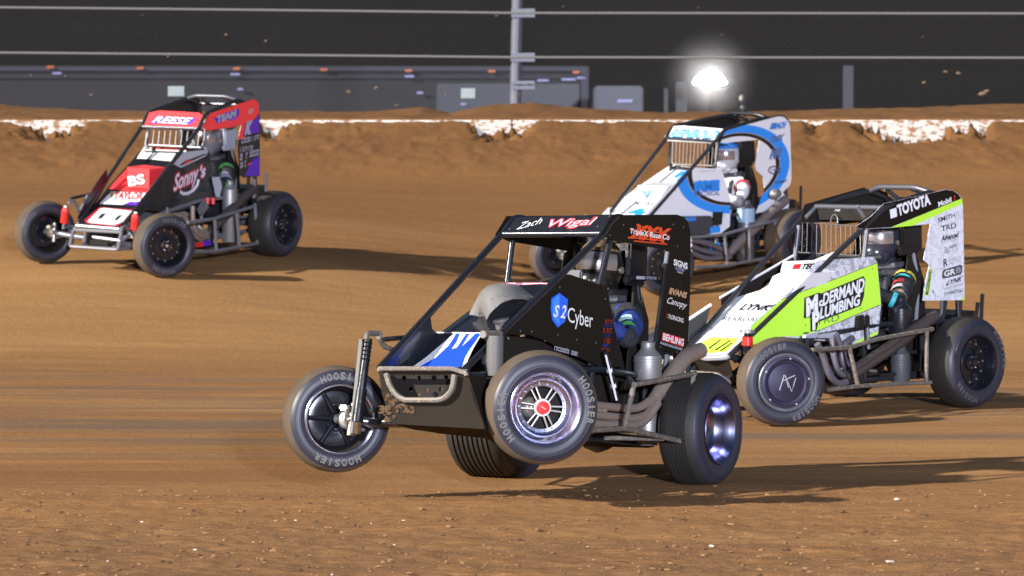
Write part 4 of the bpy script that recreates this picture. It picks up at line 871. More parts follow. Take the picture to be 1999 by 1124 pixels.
plate(c.q(A5, [(790, 310), (1350, 320), (1350, 560), (790, 540)], XR), [c.q(A5, disc(x, y, rx, ry), XR) for x, y, rx, ry in ((932, 366, 17, 18), (1043, 366, 12, 18), (1152, 365, 20, 20), (1240, 358, 16, 18), (870, 446, 15, 18), (980, 446, 18, 18), (1100, 455, 12, 14), (1200, 448, 16, 18), (1160, 486, 20, 20), (1040, 486, 11, 13))], INNER).build('drilled_plate', root)
mb = MB(); e0 = c.q(A5, [(840, 697), (1520, 735)], XQ); mb.panel([e0[0], e0[1], Vector((1.55, .25, .185)), Vector((1.55, -.25, .185))], MUDP, .006)
mb.panel([e0[0], c.q(A5, [(745, 300)], XQ)[0], Vector((1.7, -.25, .42)), Vector((1.6, -.26, .2))], MUDP, .006); mb.panel([e0[1], c.q(A5, [(1395, 335)], XQ)[0], Vector((1.72, .27, .45)), Vector((1.62, .27, .2))], MUDP, .006); mb.build('nose_pan', root)
mb = MB()
for k in range(110):
    u, v = random.choice([(800, 610), (850, 560), (900, 590), (950, 600), (830, 500), (780, 600), (815, 650)]); p = c.p(540 + (u + random.uniform(-40, 40)) / 3.748, 640 + (v + random.uniform(-30, 30)) / 3.748, ('x', 1.975)); mb.ellipsoid(p - Vector((.017, 0, 0)), (.008, random.uniform(.005, .016), random.uniform(.003, .010)), MUD, 7, 4)
mb.build('caked_mud', root)
# front suspension
mb = MB(); q0 = c.q(A5, [(668, 80), (590, 690)], ('y', -.43)); R_ = Matrix.Rotation(0, 3, 'Z'); dr = (q0[1] - q0[0])
mb.panel(c.q(A5, [(615, 82), (652, 82), (590, 780), (542, 770)], ('y', -.45)), GREYBAR, .02); mb.tube([q0[0], q0[0].lerp(q0[1], .62)], .024, GBLK, 12); mb.tube([q0[0].lerp(q0[1], .6), q0[1]], .030, GBLK, 12)
for k in range(5): mb.lathe([(.025, -.004), (.028, 0), (.025, .004)], GBLK, q0[0].lerp(q0[1], .05 + .05 * k), dr, 12)
mb.tube([q0[1], q0[1] + Vector((0, 0, -.06))], .022, MUD, 8); mb.build('front_shock', root)
mb = MB(); mb.tube(rnd(c.q(A5, [(655, 85), (662, 38), (762, 42), (745, 70), (790, 140), (880, 168)], ('y', -.36)), .03), .014, RUST, 8); mb.tube(c.q(A5, [(785, 84), (965, 68)], ('y', -.33)), .013, BLK, 8); mb.build('torsion_arm', root)
mb = MB(); q0 = c.q(A1, [(915, 845), (910, 1085)], ('y', .40)); mb.lathe([(.001, 0), (.042, 0), (.043, .13), (.032, .2), (.001, .205)], GREYBAR, q0[0], q0[1] - q0[0], 24); mb.tube([q0[0], q0[1] + (q0[1] - q0[0]) * .6], .016, GBLK, 8); mb.build('front_shock', root)
mb = MB(); mb.tube(c.q(A1, [(835, 835), (945, 835)], ('y', .36)), .02, RUST, 8); mb.build('torsion_arm', root)
# exhaust, tank, nerf bars
EX = ('y', .43); mb = MB()
for k, pts in enumerate(([(20, 505), (150, 516), (380, 540), (450, 525), (560, 440)], [(20, 560), (150, 580), (400, 605), (490, 580), (560, 470)], [(20, 620), (150, 640), (400, 650), (480, 620), (560, 500)])):
    mb.tube(rnd(c.q(A4, pts, ('y', .43 + .02 * k)), .08), .0225, STEEL, 12)
for k in range(4): mb.tube(rnd([(.86 + .105 * k, .12, .46), (.86 + .105 * k, .30, .45), (.86 + .1 * k, .42, .36), (.80 + .06 * k, .43, .33)], .08), .021, STEEL, 10)
mb.tube(rnd(c.q(A4, [(540, 465), (590, 400), (700, 250)], EX), .05), [.03] * 1 + [.046] * 6, STEEL, 14) if False else mb.tube(c.q(A4, [(535, 470), (600, 390), (700, 245)], EX), [.034, .047, .047], STEEL, 16)
mb.tube(rnd(c.q(A4, [(690, 260), (745, 190), (845, 148)], EX), .05), .043, STEEL, 16, cap=False); mb.lathe([(.048, -.008), (.05, 0), (.048, .008)], STEEL, c.q(A4, [(600, 390)], EX)[0], (c.q(A4, [(700, 245)], EX)[0] - c.q(A4, [(600, 390)], EX)[0]), 16); mb.build('exhaust', root)
bt = c.q(A4, [(492, 780), (492, 125)], ('y', .35)); canister(root, bt[0], bt[0].lerp(bt[1], .40), .058, ALU, name='oil_filter_tank'); canister(root, bt[0].lerp(bt[1], .66), bt[1], .076, ALU)
NP = ('y', .60)
nerf(root, [[c.p(1120 + 365 / 3.406, 640 + 335 / 3.406, ('y', .42))] + c.q(A4, [(400, 378), (810, 303)], NP), c.q(A4, [(400, 378), (338, 665)], NP), c.q(A4, [(797, 310), (745, 757)], NP), c.q(A4, [(765, 765), (340, 668), (110, 682)], NP), [c.q(A4, [(750, 762)], NP)[0], Vector((.30, .34, .20))], c.q(A4, [(600, 735)], NP) + [Vector((.62, .33, .2))]], RUST, .0145)
nerf(root, [[(.2, -.34, .55), (.2, -.6, .55), (.8, -.6, .48), (.86, -.34, .48)], [(.2, -.6, .55), (.22, -.6, .2)], [(.8, -.6, .48), (.86, -.6, .24)], [(.22, -.34, .2), (.22, -.6, .2), (.9, -.6, .23), (1.0, -.34, .22)]], RUST, .0145)
q0 = c.q(A4, [(205, 150), (290, 490)], ('y', .385)); mb = MB(); mb.tube([q0[0], q0[1]], .014, GBLK, 10); ln = c.q(A4, [(212, 180), (250, 350), (285, 480)], ('y', .402)); mb.tube([ln[0], ln[2]], .006, WHITE, 6)
for k in range(5): mb.tube([q0[0].lerp(q0[1], .2 + .15 * k), q0[0].lerp(q0[1], .27 + .15 * k)], .0155, WHITE if k % 2 else GBLK, 8)
mb.build('side_damper', root)
d = Deco(c, A3, ('y', .212)); d.base([(314, 512), (484, 516), (486, 552), (316, 548)], GBLK, .03).col([(326, 520), (390, 522), (390, 544), (326, 542)], GREY, .0165).scr((398, 542), (474, 546), (399, 522), GREY, .0165, 51); d.build('head_pad', root)   # head_pad_label
driver(c, c.hp, FABRICBL, FABRICB, mat('black_helmet', (.014, .013, .012), .3, coat=.4, dirt=.3, dscale=30, dcol=(.15, .10, .05)), 'driver in blue and black suit seated in the black car in front', c.hand, mat('mud_splashed_shell', (.03, .022, .014), .8, dirt=1.1, dscale=24, dcol=(.20, .13, .06)),
    [(-.02, .30, .079, FABRICB), (.42, .2, .066, CYAN), (.66, .16, .061, GREEN), (.95, .18, .058, FABRICB), (1.2, .12, .050, FABRICBL)])

# ================================================================== the red, black and purple car at the left
B5, B4, B6, B8 = (20, 170, 2.883), (270, 180, 5.916), (130, 270, 5.11), (330, 300, 5.108)
c = Car((-2.74, 38.392, .73), (-120.244, 3.784, -1.451), FB=(.764, .317, 1.218), FT=(.66, .316, 1.341), RT=(-.165, .326, 1.422), RB=(-.197, .327, .697), DN=(1.87, .248, .435),
    W=dict(FL=(1.747, .595, .251), FR=(1.83, -.658, .328), RL=(-.009, .62, .284), RR=(0, -.6, .305)), G=BLKC, T=SILV, P=SILV, H=HOOP, EN=SILV, SEAT=INNER, HR=GREY, HRT=SILV, TAIL=GBLK, let=TLET2, visor=True,
    hand=(.60, .12, .82), wheels=dict(FL=(1, -31, .57, .21, 'chromehub', TREAD, [('HOOSIER', 17, 8.5), ('HOOSIER', 195, 8.5)], 0, 0), FR=(-1, -31, .56, .21, 'black', TREAD, [('HOOSIER', -60, 8)], 0, 0),
    RL=(1, 0, .61, .27, 'black', TREADR, [('HOOSIER', 95, 9)], 0, 0), RR=(-1, 0, .61, .33, 'black', TREADR, (), 0, 0)))
c.posts = [c.q(B4, [(800, 420), (742, 655)], ('y', .295)), c.q(B4, [(118, 395), (90, 620)], ('y', -.30))]
c.hp = c.p(408, 271, ('y', 0))
root = start(c, 'race_car', 'red, black and purple midget race car at left with white double zero on its hood')
d = Deco(c, B5, c.tp)
d.base([(1005, 345), (1118, 350), (1130, 430), (1150, 520), (1175, 620), (1120, 640), (1000, 690), (880, 705), (760, 690), (700, 760), (655, 760), (700, 690), (800, 580), (920, 430)], GBLK)
d.z(B4).col([(405, 830), (520, 690), (800, 660), (805, 690), (770, 740), (490, 870)], GREY).col([(470, 838), (540, 790), (780, 702), (772, 722), (620, 790), (500, 845)], INK, .004).col([(500, 838), (545, 792), (622, 768), (612, 795)], mat('accent_red', (.45, .01, .01), .4), .0048)
d.z(B5).txt('Sonny', (914, 588), (1056, 522), (922, 492), mat('ink_maroon', (.45, .02, .05), .4), .0036, .06, .15).txt('Sonny', (917, 584), (1053, 521), (925, 496), mat('lilac_white', (.62, .60, .70), .4), .0048, .015, .15)
d.txt("'s", (1062, 515), (1097, 498), (1066, 446), mat('ink_maroon', (0, 0, 0)), .0036, .08, .1).txt("'s", (1064, 513), (1095, 497), (1068, 450), mat('lilac_white', (0, 0, 0)), .0048, .03, .1)
d.line([(1058, 520), (1052, 550), (1030, 580), (1000, 598), (972, 600), (955, 588)], .016, mat('lilac_white', (0, 0, 0)))
d.bolt([(935, 425), (1105, 560), (860, 690)]); d.scr((935, 625), (1005, 618), (935, 608), DGREY, seed=5); d.build('side_panel', root); far_side_panel(c, root, GBLK)
d = Deco(c, B4, ('y', .328))
PB_ = mat('sail_black', (.018, .016, .02), .35)
d.base([(712, 448), (820, 240), (1330, 74), (1372, 95), (1393, 150), (1402, 260), (1402, 970), (1215, 985), (1170, 960), (1145, 552), (1185, 380), (1150, 378), (1100, 405), (880, 435), (740, 455)], PB_)
d.col([(716, 448), (822, 244), (1328, 78), (1368, 97), (1390, 150), (1394, 240), (1340, 310), (1238, 345), (1205, 500), (1236, 515), (1148, 552), (1183, 382), (1150, 372), (1100, 400), (880, 430), (740, 450)], REDF)
d.col([(1394, 250), (1340, 318), (1243, 350), (1210, 498), (1395, 462)], PURP, .0036).col([(1398, 735), (1330, 770), (1300, 800), (1225, 965), (1398, 965)], PURP, .0036)
d.col([(870, 300), (960, 250), (1165, 185), (1160, 260), (1120, 310), (1050, 330), (1020, 310), (905, 362)], PURP, .004).txt('TEAM', (905, 352), (1135, 270), (900, 285), GREY, .0052, .05, .2).scr((1050, 322), (1120, 300), (1050, 305), GREY, .0052, 3)
d.txt('D', (1268, 248), (1322, 230), (1276, 200), GREY, .005, .05)
d.txt('K', (1222, 478), (1300, 465), (1240, 352), GREY, .005, .1, .1)
for k, (x0, x1, y1, y0) in enumerate(((1185, 1310, 590, 530), (1330, 1388, 560, 505), (1172, 1320, 690, 635), (1170, 1260, 790, 715), (1280, 1390, 750, 680), (1172, 1240, 880, 810))): d.scr((x0, y1), (x1, y1 - 25), (x0 + 3, y0), GREY, .0052, 20 + k)
d.col([(1255, 850), (1270, 820), (1300, 808), (1285, 835)], REDF, .0042).col([(1290, 830), (1310, 800), (1318, 815), (1305, 835)], RBLUE, .0042)
d.build('sail_panel', root); mirror_panel(root, 'sail_panel', d.poly, PB_)
VP = ('n', Vector(c.FB), (Vector(c.FT) - Vector(c.FB)).cross(Vector((0, 1, 0))).normalized())
d = Deco(c, B4, VP); d.base([(42, 385), (100, 265), (135, 235), (250, 212), (700, 238), (762, 285), (672, 430)], REDF, .005)
d.col([(135, 355), (215, 282), (672, 302), (605, 372)], PURP).txt('REESE', (160, 350), (595, 372), (200, 280), WHITE, .0052, .015, .3); d.bolt([(452, 262), (680, 372)]); d.build('visor_panel', root)
screen(c, root, [c.p(270 + 100 / 5.916, 180 + 605 / 5.916, ('x', .80)), c.p(270 + 750 / 5.916, 180 + 640 / 5.916, ('x', .80)), c.p(270 + 775 / 5.916, 180 + 420 / 5.916, ('x', .74)), c.p(270 + 120 / 5.916, 180 + 395 / 5.916, ('x', .74))], 10, HOOP, .005, .009)
HB = ('s', 1.87, .445, .47)
d = Deco(c, B6, HB); d.base([(100, 860), (530, 895), (720, 690), (790, 590), (1050, 235), (1150, 100), (770, 80), (690, 180), (420, 480), (270, 680)], GBLK, .005)
d.col([(200, 850), (175, 820), (330, 690), (660, 712), (600, 800), (510, 880), (430, 882)], mat('plate_maroon', (.45, .015, .03), .4)).col([(205, 835), (335, 705), (375, 697), (650, 728), (560, 835), (480, 868), (400, 862), (230, 845)], WHITE, .0045)
d.col([(305, 808), (350, 755), (398, 752), (350, 805)], INK, .0055).col([(470, 822), (520, 770), (560, 768), (510, 820)], INK, .0055)
d.col([(328, 655), (450, 530), (830, 548), (740, 640), (640, 632), (560, 665)], WHITE).txt('TAYLOR', (468, 602), (755, 612), (485, 540), RED, .005, .05, .1)
d.col([(585, 672), (625, 640), (728, 632), (705, 672)], PURP, .0045).col([(430, 545), (480, 528), (450, 610)], GOLD, .0045)
d.col([(425, 505), (470, 450), (600, 310), (600, 490), (830, 500), (820, 542), (600, 530)], REDF, .004)
d.col([(700, 205), (775, 85), (850, 95), (872, 130), (800, 208)], WHITE, .0045).col([(818, 210), (895, 125), (1100, 138), (1040, 232)], WHITE, .0045).scr((880, 185), (1060, 195), (885, 165), PINK, .0055, 9)
d.col([(850, 92), (1215, 118), (1180, 140), (880, 128)], REDF, .004); d.build('hood', root)
mb = MB(); fr_ = c.q(B6, [(600, 492), (820, 502), (825, 310), (605, 285)], ('x', 1.36)); mb.panel(fr_, REDF, .1, ext=(-.26, 0, .0)); mb.build('air_scoop', root)
d = Deco(c, B6, ('x', 1.361)); d.txt('BS', (622, 470), (790, 440), (612, 385), INK, .003, .05, -.05).txt('BS', (618, 475), (786, 445), (608, 385), CREAM, .0045, .03, -.05); d.build('scoop_lettering', root)
mb = MB(); mb.panel(c.q(B6, [(398, 305), (300, 440), (215, 580), (105, 800), (150, 800), (262, 690), (340, 560), (412, 430)], ('y', -.262)), GBLK, .005); mb.build('nose_side', root)
XP = ('x', 2.0)
nerf_ = MB()
for p in ([(105, 880), (70, 910), (545, 935), (555, 880)], [(70, 910), (30, 1075), (515, 1110), (545, 935)], [(265, 985), (540, 1020)], [(100, 870), (530, 905)]): nerf_.tube(rnd(c.q(B6, p, XP), .03), .0165, SILV, 8)
nerf_.build('front_bumper', root)
mb = MB(); mb.box((1.86, 0, .30), (.06, .34, .16), INNER, bev=.02); mb.build('radiator', root)
for (a, b, y) in (((312, 680), (300, 800), -.43), ((706, 715), (695, 840), .38)): q0 = c.q(B5, [a, b], ('y', y)); coil_shock(root, q0[0], q0[1], SPRED, .034)
mb = MB(); mb.tube(c.q(B6, [(20, 640), (70, 620), (130, 735), (210, 570)], ('y', -.36)), .015, SILV, 8); mb.tube(c.q(B6, [(40, 600), (220, 560)], ('y', -.40)), .014, BLKC, 8); mb.build('torsion_arm', root)
EX = ('y', .42); mb = MB()
for k, pts in enumerate(([(235, 520), (235, 660), (255, 760), (330, 830), (380, 800)], [(150, 620), (190, 690), (240, 780), (300, 860), (390, 820)])): mb.tube(rnd(c.q(B8, pts, ('y', .44 - .03 * k)), .06), .024, STEEL, 10)
for k in range(3): mb.tube(rnd([(.9 + .12 * k, .12, .46), (.9 + .12 * k, .30, .44), (.88 + .1 * k, .40, .30), (.75, .42, .26)], .08), .022, STEEL, 10)
mb.tube(c.q(B8, [(385, 800), (440, 735), (760, 420), (840, 350)], EX), [.03, .045, .045, .042], PIPEDARK, 14); mb.build('exhaust', root)
mb = MB(); mb.box(c.q(B8, [(335, 540)], ('y', .36))[0], (.15, .06, .10), SILV, Matrix.Rotation(.5, 3, 'Y'), .025); mb.build('valve_cover', root)
for u, m in ((385, RED), (440, RED)): mb = MB(); mb.tube([c.q(B8, [(u, 470)], ('y', .34))[0] + Vector((0, 0, .03)), c.q(B8, [(u - 4, 470)], ('y', .34))[0] - Vector((0, 0, .03))], .02, m, 10); mb.build('hose_fitting', root)
mb = MB(); mb.panel(c.q(B8, [(262, 890), (330, 880), (330, 925), (265, 930)], ('y', .36)), RED, .02); mb.panel(c.q(B8, [(345, 870), (430, 860), (430, 910), (345, 920)], ('y', .36)), PURP, .02); mb.build('lower_trim', root)
bt = c.q(B8, [(605, 880), (605, 300)], ('y', .36)); canister(root, bt[0], bt[1], .072, ALU)
NP = ('y', .60)
nerf(root, [c.q(B8, [(180, 690), (440, 650), (855, 520)], NP), c.q(B8, [(455, 650), (470, 960)], NP), c.q(B8, [(675, 590), (700, 920)], NP), c.q(B8, [(855, 495), (885, 895)], NP), c.q(B8, [(230, 980), (470, 970), (890, 890)], NP)], SILV, .017)
nerf(root, [[(.2, -.34, .55), (.2, -.6, .55), (.9, -.6, .48), (.95, -.34, .48)], [(.22, -.34, .2), (.22, -.6, .2), (.9, -.6, .22), (1.0, -.34, .22)], [(.22, -.6, .2), (.2, -.6, .55)]], SILV, .015)
driver(c, c.hp, FABRICB, mat('grey_glove', (.1, .1, .12), .7), mat('grey_helmet', (.16, .15, .17), .3, coat=.4), 'driver in black suit with green patches in the red and purple car', c.hand, None,
    [(.1, .16, .075, GREEN), (.55, .3, .066, mat('lilac_patch', (.28, .26, .38), .6)), (.95, .1, .058, GREEN)])
mb = MB(); mb.panel(c.q(B8, [(430, 235), (500, 230), (525, 330), (500, 435), (470, 430)], ('y', .35)), mat('lilac_bracket', (.40, .40, .50), .4), .01); mb.build('seat_bracket', root)

# ================================================================== the fluorescent, white and black car at the right
C1, C6, C7, C8 = (1330, 350, 2.248), (1330, 360, 3.1226), (1600, 360, 4.013), (1540, 580, 4.162)
c = Car((2.704, 27.981, .086), (-138.77, .851, .258), FB=(.561, .336, 1.336), FT=(.53, .33, 1.35), RT=(-.184, .33, 1.415), RB=(-.219, .33, .682), DN=(1.902, .214, .411),
    W=dict(FL=(1.801, .583, .259), FR=(1.72, -.62, .285), RL=(.004, .546, .283), RR=(0, -.6, .305)), G=BLKC, T=BLKC, P=HOOP, H=HOOP, EN=SILV, SEAT=INNER, HR=INNER, HRT=mat('dull_bar', (.2, .2, .22), .5), TAIL=GBLK, let=TLET2, visor=False,
    hand=(.62, .12, .83), wheels=dict(FL=(1, -25, .57, .215, 'cover', TREAD, [('HOOSIER', -27, 8.5), ('HOOSIER', 143, 8.5)], 0, 0), FR=(-1, -25, .56, .21, 'black', TREAD, (), 0, 0),
    RL=(1, 2, .61, .25, 'black', TREADR, [('HOOSIER', 70, 10), ('HOOSIER', 215, 8)], 0, 0), RR=(-1, 0, .61, .33, 'black', TREADR, (), 0, 0)))
c.posts = [c.q(C7, [(372, 340), (345, 585)], ('y', .295)), c.q(C6, [(716, 250), (690, 465)], ('y', -.30))]
c.hp = c.p(1724, 467, ('y', 0))
root = start(c, 'race_car', 'fluorescent yellow, white and black midget race car at right with a plumbing sponsor')
d = Deco(c, C1, c.tp)
d.base([(305, 640), (440, 525), (600, 355), (845, 340), (860, 365), (877, 548), (862, 680), (765, 722), (540, 702), (440, 690), (330, 760), (298, 740)], CAMO)
d.col([(307, 642), (440, 527), (858, 367), (874, 548), (536, 690), (440, 688), (330, 755), (300, 738)], FLUO)
d.col([(765, 712), (862, 664), (861, 679), (766, 720)], FLUO)
d.line([(438, 528), (858, 367)], .004, INK); d.line([(536, 691), (874, 549)], .004, INK); d.line([(860, 366), (877, 548), (863, 678)], .0035, INK)
d.col([(538, 520), (600, 497), (612, 500), (798, 424), (806, 440), (802, 482), (800, 512), (786, 555), (600, 626), (592, 664), (565, 668), (564, 606), (536, 610)], INK, .004)
d.txt('M', (546, 600), (598, 580), (545, 528), WHITE, .0054, .06).txt('c', (602, 558), (618, 552), (602, 524), WHITE, .0054, .05).txt('DERMAND', (618, 554), (800, 482), (622, 503), WHITE, .0054, .035)
d.txt('P', (573, 658), (606, 646), (572, 588), WHITE, .0054, .06).txt('LUMBING', (606, 612), (780, 549), (610, 566), WHITE, .0054, .035)
d.line([(600, 566), (770, 498)], .0035, mat('arrow_green', (.45, .5, .42), .5)); d.col([(768, 492), (800, 486), (772, 508)], WHITE, .0054)
d.txt('TRD', (590, 640), (690, 620), (592, 610), DGREY, .0042, -.01)
d.bolt([(610, 404), (838, 392), (787, 566), (368, 640), (418, 592), (545, 640)], INK, .007)
d.build('side_panel', root); far_side_panel(c, root, MBLK)
d = Deco(c, C7, ('y', .332))
d.base([(280, 330), (400, 250), (500, 150), (900, 60), (985, 38), (1040, 44), (1085, 72), (1112, 110), (1122, 180), (1135, 905), (805, 910), (820, 800), (858, 630), (812, 590), (866, 308), (560, 338), (330, 350)], CAMOL)
d.col([(280, 330), (400, 250), (500, 150), (900, 60), (985, 40), (1040, 46), (1083, 74), (1108, 112), (556, 335), (330, 348)], MBLK)
d.col([(552, 338), (1112, 108), (1118, 150), (730, 322)], FLUO, .0036).col([(1095, 905), (1132, 880), (1134, 904)], FLUO, .0036)
d.col([(546, 198), (597, 181), (604, 250), (554, 267)], WHITE, .0042)
for rx, ry in ((17, 24), (8, 22)): d.line([(575 + rx * math.cos(t * .5236) + 3 * math.sin(t * .5236), 224 + ry * math.sin(t * .5236) * .9 - rx * math.cos(t * .5236) * .3) for t in range(13)], .0022, INK)
d.line([(560, 220), (575, 212), (590, 210)], .0022, INK)
d.txt('TOYOTA', (612, 243), (868, 150), (600, 167), WHITE, .0048, .05).txt('Mobil', (928, 174), (1030, 134), (924, 138), WHITE, .0048, .03).txt('1', (1050, 124), (1062, 119), (1046, 88), RED, .0048, .03, .2); d.line([(1040, 98), (1036, 112), (1042, 128)], .002, GREY); d.line([(1068, 86), (1076, 98), (1070, 114)], .002, GREY)
d.txt('SMITH', (924, 297), (1058, 256), (924, 262), INK, .0048, .01).txt('Ti', (1062, 254), (1088, 246), (1060, 214), GREY, .0048, -.01).scr((948, 328), (1062, 292), (947, 322), GREY, seed=6).txt('TRD', (950, 368), (1066, 338), (948, 328), INK, .0048, .01)
d.txt('Advanced', (948, 445), (1086, 408), (950, 404), INK, .0048, .03, .2); d.line([(948, 452), (1086, 416)], .0025, INK); d.scr((950, 466), (1084, 430), (950, 458), GREY, seed=7)
for r0 in (10, 22, 34): d.line([(975 + r0 * math.cos(a) * .95, 548 - r0 * 1.4 * math.sin(a) - 8) for a in (0, .4, .8, 1.2, 1.57)], .004, INK)
d.txt('MPV', (1012, 514), (1078, 490), (1012, 482), INK, .0048, .0, .1).scr((1014, 532), (1080, 510), (1014, 520), GREY, seed=9)
d.txt('R', (968, 646), (1000, 634), (966, 588), INK, .0048, .02).txt('RADICAL', (1008, 608), (1110, 575), (1008, 582), GREY, .0048, .0).txt('RACE CO', (1010, 632), (1098, 604), (1010, 612), GREY, .0048, .0)
d.col([(958, 690), (966, 668), (1100, 628), (1116, 636), (1112, 690), (1098, 706), (968, 738), (956, 726)], DGREY, .004).txt('GR', (972, 722), (1060, 698), (970, 680), WHITE, .0052, .03).txt('B', (1066, 694), (1104, 684), (1066, 654), GREY, .0052, .01)
d.txt('LYNK', (985, 792), (1112, 752), (995, 755), INK, .0048, .03, .25); d.scr((968, 826), (1112, 786), (970, 812), GREY, seed=11)
d.txt('SWINDELL', (972, 874), (1122, 836), (972, 846), INK, .0048, .0, .15)
d.col([(868, 650), (882, 652), (850, 866), (816, 868)], FLUO, .004).txt('McDERMAND', (846, 864), (878, 668), (822, 862), INK, .0052, .03)
d.bolt([(890, 838), (1100, 838)], INK, .008); d.build('sail_panel', root)
# far side panels: their dark insides show through the cage
mb = MB(); f = Deco(c, C1, ('y', -.31)); mb.panel(f.P([(520, 185), (540, 110), (800, 35), (880, 75), (890, 105), (850, 100), (870, 170), (700, 185), (530, 190)]), INNER, .004)
mb.panel([mir(p) for p in d.P([(900, 60), (985, 38), (1085, 72), (1122, 180), (1135, 905), (805, 910), (858, 630), (812, 590), (866, 308), (700, 330), (660, 110)])], INNER, .004); mb.build('sail_panel', root)
mb = MB(); mb.box((c.FB[0] + .0, -.02, 1.285), (.012, .52, .075), INNER); mb.build('visor_strip', root)
d = Deco(c, C1, ('x', c.FB[0] + .008)); d.txt('XB', (672, 140), (698, 138), (672, 124), GREY, .001, .04); d.build('visor_lettering', root)
screen(c, root, [c.p(1330 + 508 / 2.248, 350 + 320 / 2.248, ('x', .64)), c.p(1330 + 788 / 2.248, 350 + 335 / 2.248, ('x', .64)), c.p(1330 + 785 / 2.248, 350 + 206 / 2.248, ('x', .60)), c.p(1330 + 512 / 2.248, 350 + 187 / 2.248, ('x', .60))], 13, SCRW, .0022, .0045)
mb = MB(); mb.tube(rnd(c.q(C1, [(655, 190), (660, 160), (672, 152), (684, 162), (686, 192)], ('x', .60)), .02), .004, SILV, 6); mb.tube(c.q(C1, [(590, 118), (545, 168)], ('y', -.30)), .014, SILV, 8); mb.tube(c.q(C1, [(772, 118), (802, 165)], ('y', .27)), .014, SILV, 8); mb.build('cage_brace', root)
HB = ('s', 1.90, .41, .60)
d = Deco(c, C6, HB); d.base([(55, 1010), (70, 955), (150, 850), (245, 745), (330, 690), (480, 648), (640, 540), (860, 440), (960, 400), (720, 640), (600, 722), (430, 885), (345, 990), (285, 1050), (150, 1058)], WHT2, .005)
d.col([(110, 972), (185, 932), (350, 940), (282, 1020), (180, 1032), (112, 1012)], FLUO)
for a, b in (((165, 1000), (240, 945)), ((205, 1010), (300, 950)), ((235, 1015), (310, 965))): d.col([a, (a[0] + 8, a[1] + 6), (b[0] + 6, b[1] + 4), b], INK, .0045)
d.txt('LYNK', (350, 766), (540, 770), (378, 732), INK, .0045, .04, .3).scr((285, 772), (420, 774), (288, 764), GREY, seed=2).txt('REXROAD', (250, 832), (480, 842), (262, 806), INK, .0045, .0, .1).txt('Spray', (250, 862), (430, 868), (270, 842), GREY, .0045, -.01, .4)
d.bolt([(185, 876), (150, 940), (400, 690), (372, 660)], INK, .007); d.build('hood', root)
mb = MB(); e0 = d.P([(55, 1012), (150, 1060), (285, 1052), (345, 992)]); mb.tube(rnd(e0, .03), .02, mat('nose_edge', (.25, .25, .27), .5, dirt=.3), 8)
mb.panel([e0[0], e0[2], e0[2] + Vector((-.06, 0, -.16)), e0[0] + Vector((-.06, 0, -.16))], MUDP, .006); mb.build('nose_edge', root)
mb = MB(); g = c.q(C6, [(470, 690), (640, 700), (650, 528), (620, 528), (468, 562)], ('x', 1.40))
S0 = c.q(C6, [(465, 565), (560, 534), (640, 530), (700, 545)], ('x', 1.40)); S1 = c.q(C6, [(488, 715), (520, 735), (590, 730), (640, 700)], ('x', 1.40))
vs = []
for t in range(5):
    k = t / 4
    for i in range(4): p = S1[i].lerp(S0[i], k); vs.append((p.x - .14 * k + (.05 if i in (1, 2) else 0), p.y, p.z))
    for i in (3, 2, 1, 0): p = S1[i].lerp(S0[i], k); vs.append((p.x - .30 - .05 * k, p.y, p.z))
mb.add(vs, [(t * 8 + i, t * 8 + (i + 1) % 8, t * 8 + 8 + (i + 1) % 8, t * 8 + 8 + i) for t in range(4) for i in range(8)] , WHT2); mb.build('air_scoop', root, 60)
d = Deco(c, C6, ('s', 1.05, .935, .55)); d.base([(605, 530), (622, 470), (845, 462), (790, 525), (640, 532)], WHITE); d.col([(675, 520), (690, 488), (735, 485), (722, 518)], RED, .004).txt('TEQ', (730, 520), (812, 515), (745, 488), INK, .0045, .06, .2); d.build('cowl', root)
mb = MB(); mb.panel(c.q(C6, [(45, 820), (180, 730), (150, 850), (85, 930), (45, 960)], ('y', -.25)), mat('nose_side_grey', (.025, .025, .03), .6), .005); mb.panel(c.q(C6, [(240, 690), (680, 435), (690, 470), (480, 640), (330, 690), (245, 745)], ('y', -.29)), INNER, .005); mb.tube(c.q(C6, [(236, 690), (682, 434)], ('y', -.29)), .008, WHITE, 6); mb.tube(c.q(C6, [(45, 822), (180, 732)], ('y', -.25)), .010, WHITE, 6); mb.build('side_panel', root)
mb = MB(); mb.tube(rnd([(1.98, -.2, .30), (1.99, .2, .30), (1.9, .23, .24)], .03), .014, RUST, 8); mb.tube([(1.9, -.2, .42), (1.99, -.2, .3)], .014, RUST, 8); mb.build('front_bumper', root)
q0 = c.q(C6, [(402, 895), (400, 1080)], ('y', .40)); coil_shock(root, q0[0], q0[1], GBLK, .022); mb = MB(); mb.lathe([(.03, 0), (.036, .004), (.036, .055), (.03, .06)], RED, c.q(C6, [(404, 928)], ('y', .40))[0], (q0[1] - q0[0]), 18); mb.lathe([(.001, -.012), (.05, -.01), (.05, .01), (.001, .012)], ALU, q0[0], (q0[1] - q0[0]), 18); mb.build('spring_collar', root)
EX = ('y', .43); mb = MB()
for k, pts in enumerate(([(230, 380), (270, 450), (330, 640), (400, 705), (470, 690)], [(350, 330), (360, 450), (390, 590), (440, 635), (480, 620)], [(380, 300), (430, 420), (430, 520), (470, 590), (500, 590)], [(520, 330), (450, 380), (440, 480), (480, 560), (510, 560)])): mb.tube(rnd(c.q(C8, pts, ('y', .44 - .03 * k)), .08), .0225, mat('header_blue', (.20, .19, .24), .38, .7, dust=.15), 10)
mb.tube(c.q(C8, [(470, 650), (540, 600), (920, 345), (1010, 270), (1190, 150)], EX), [.034, .046, .046, .042, .042], PIPEDARK, 14); mb.tube(c.q(C8, [(540, 570), (900, 330)], ('y', .46)), .026, PIPEDARK, 10); mb.build('exhaust', root)
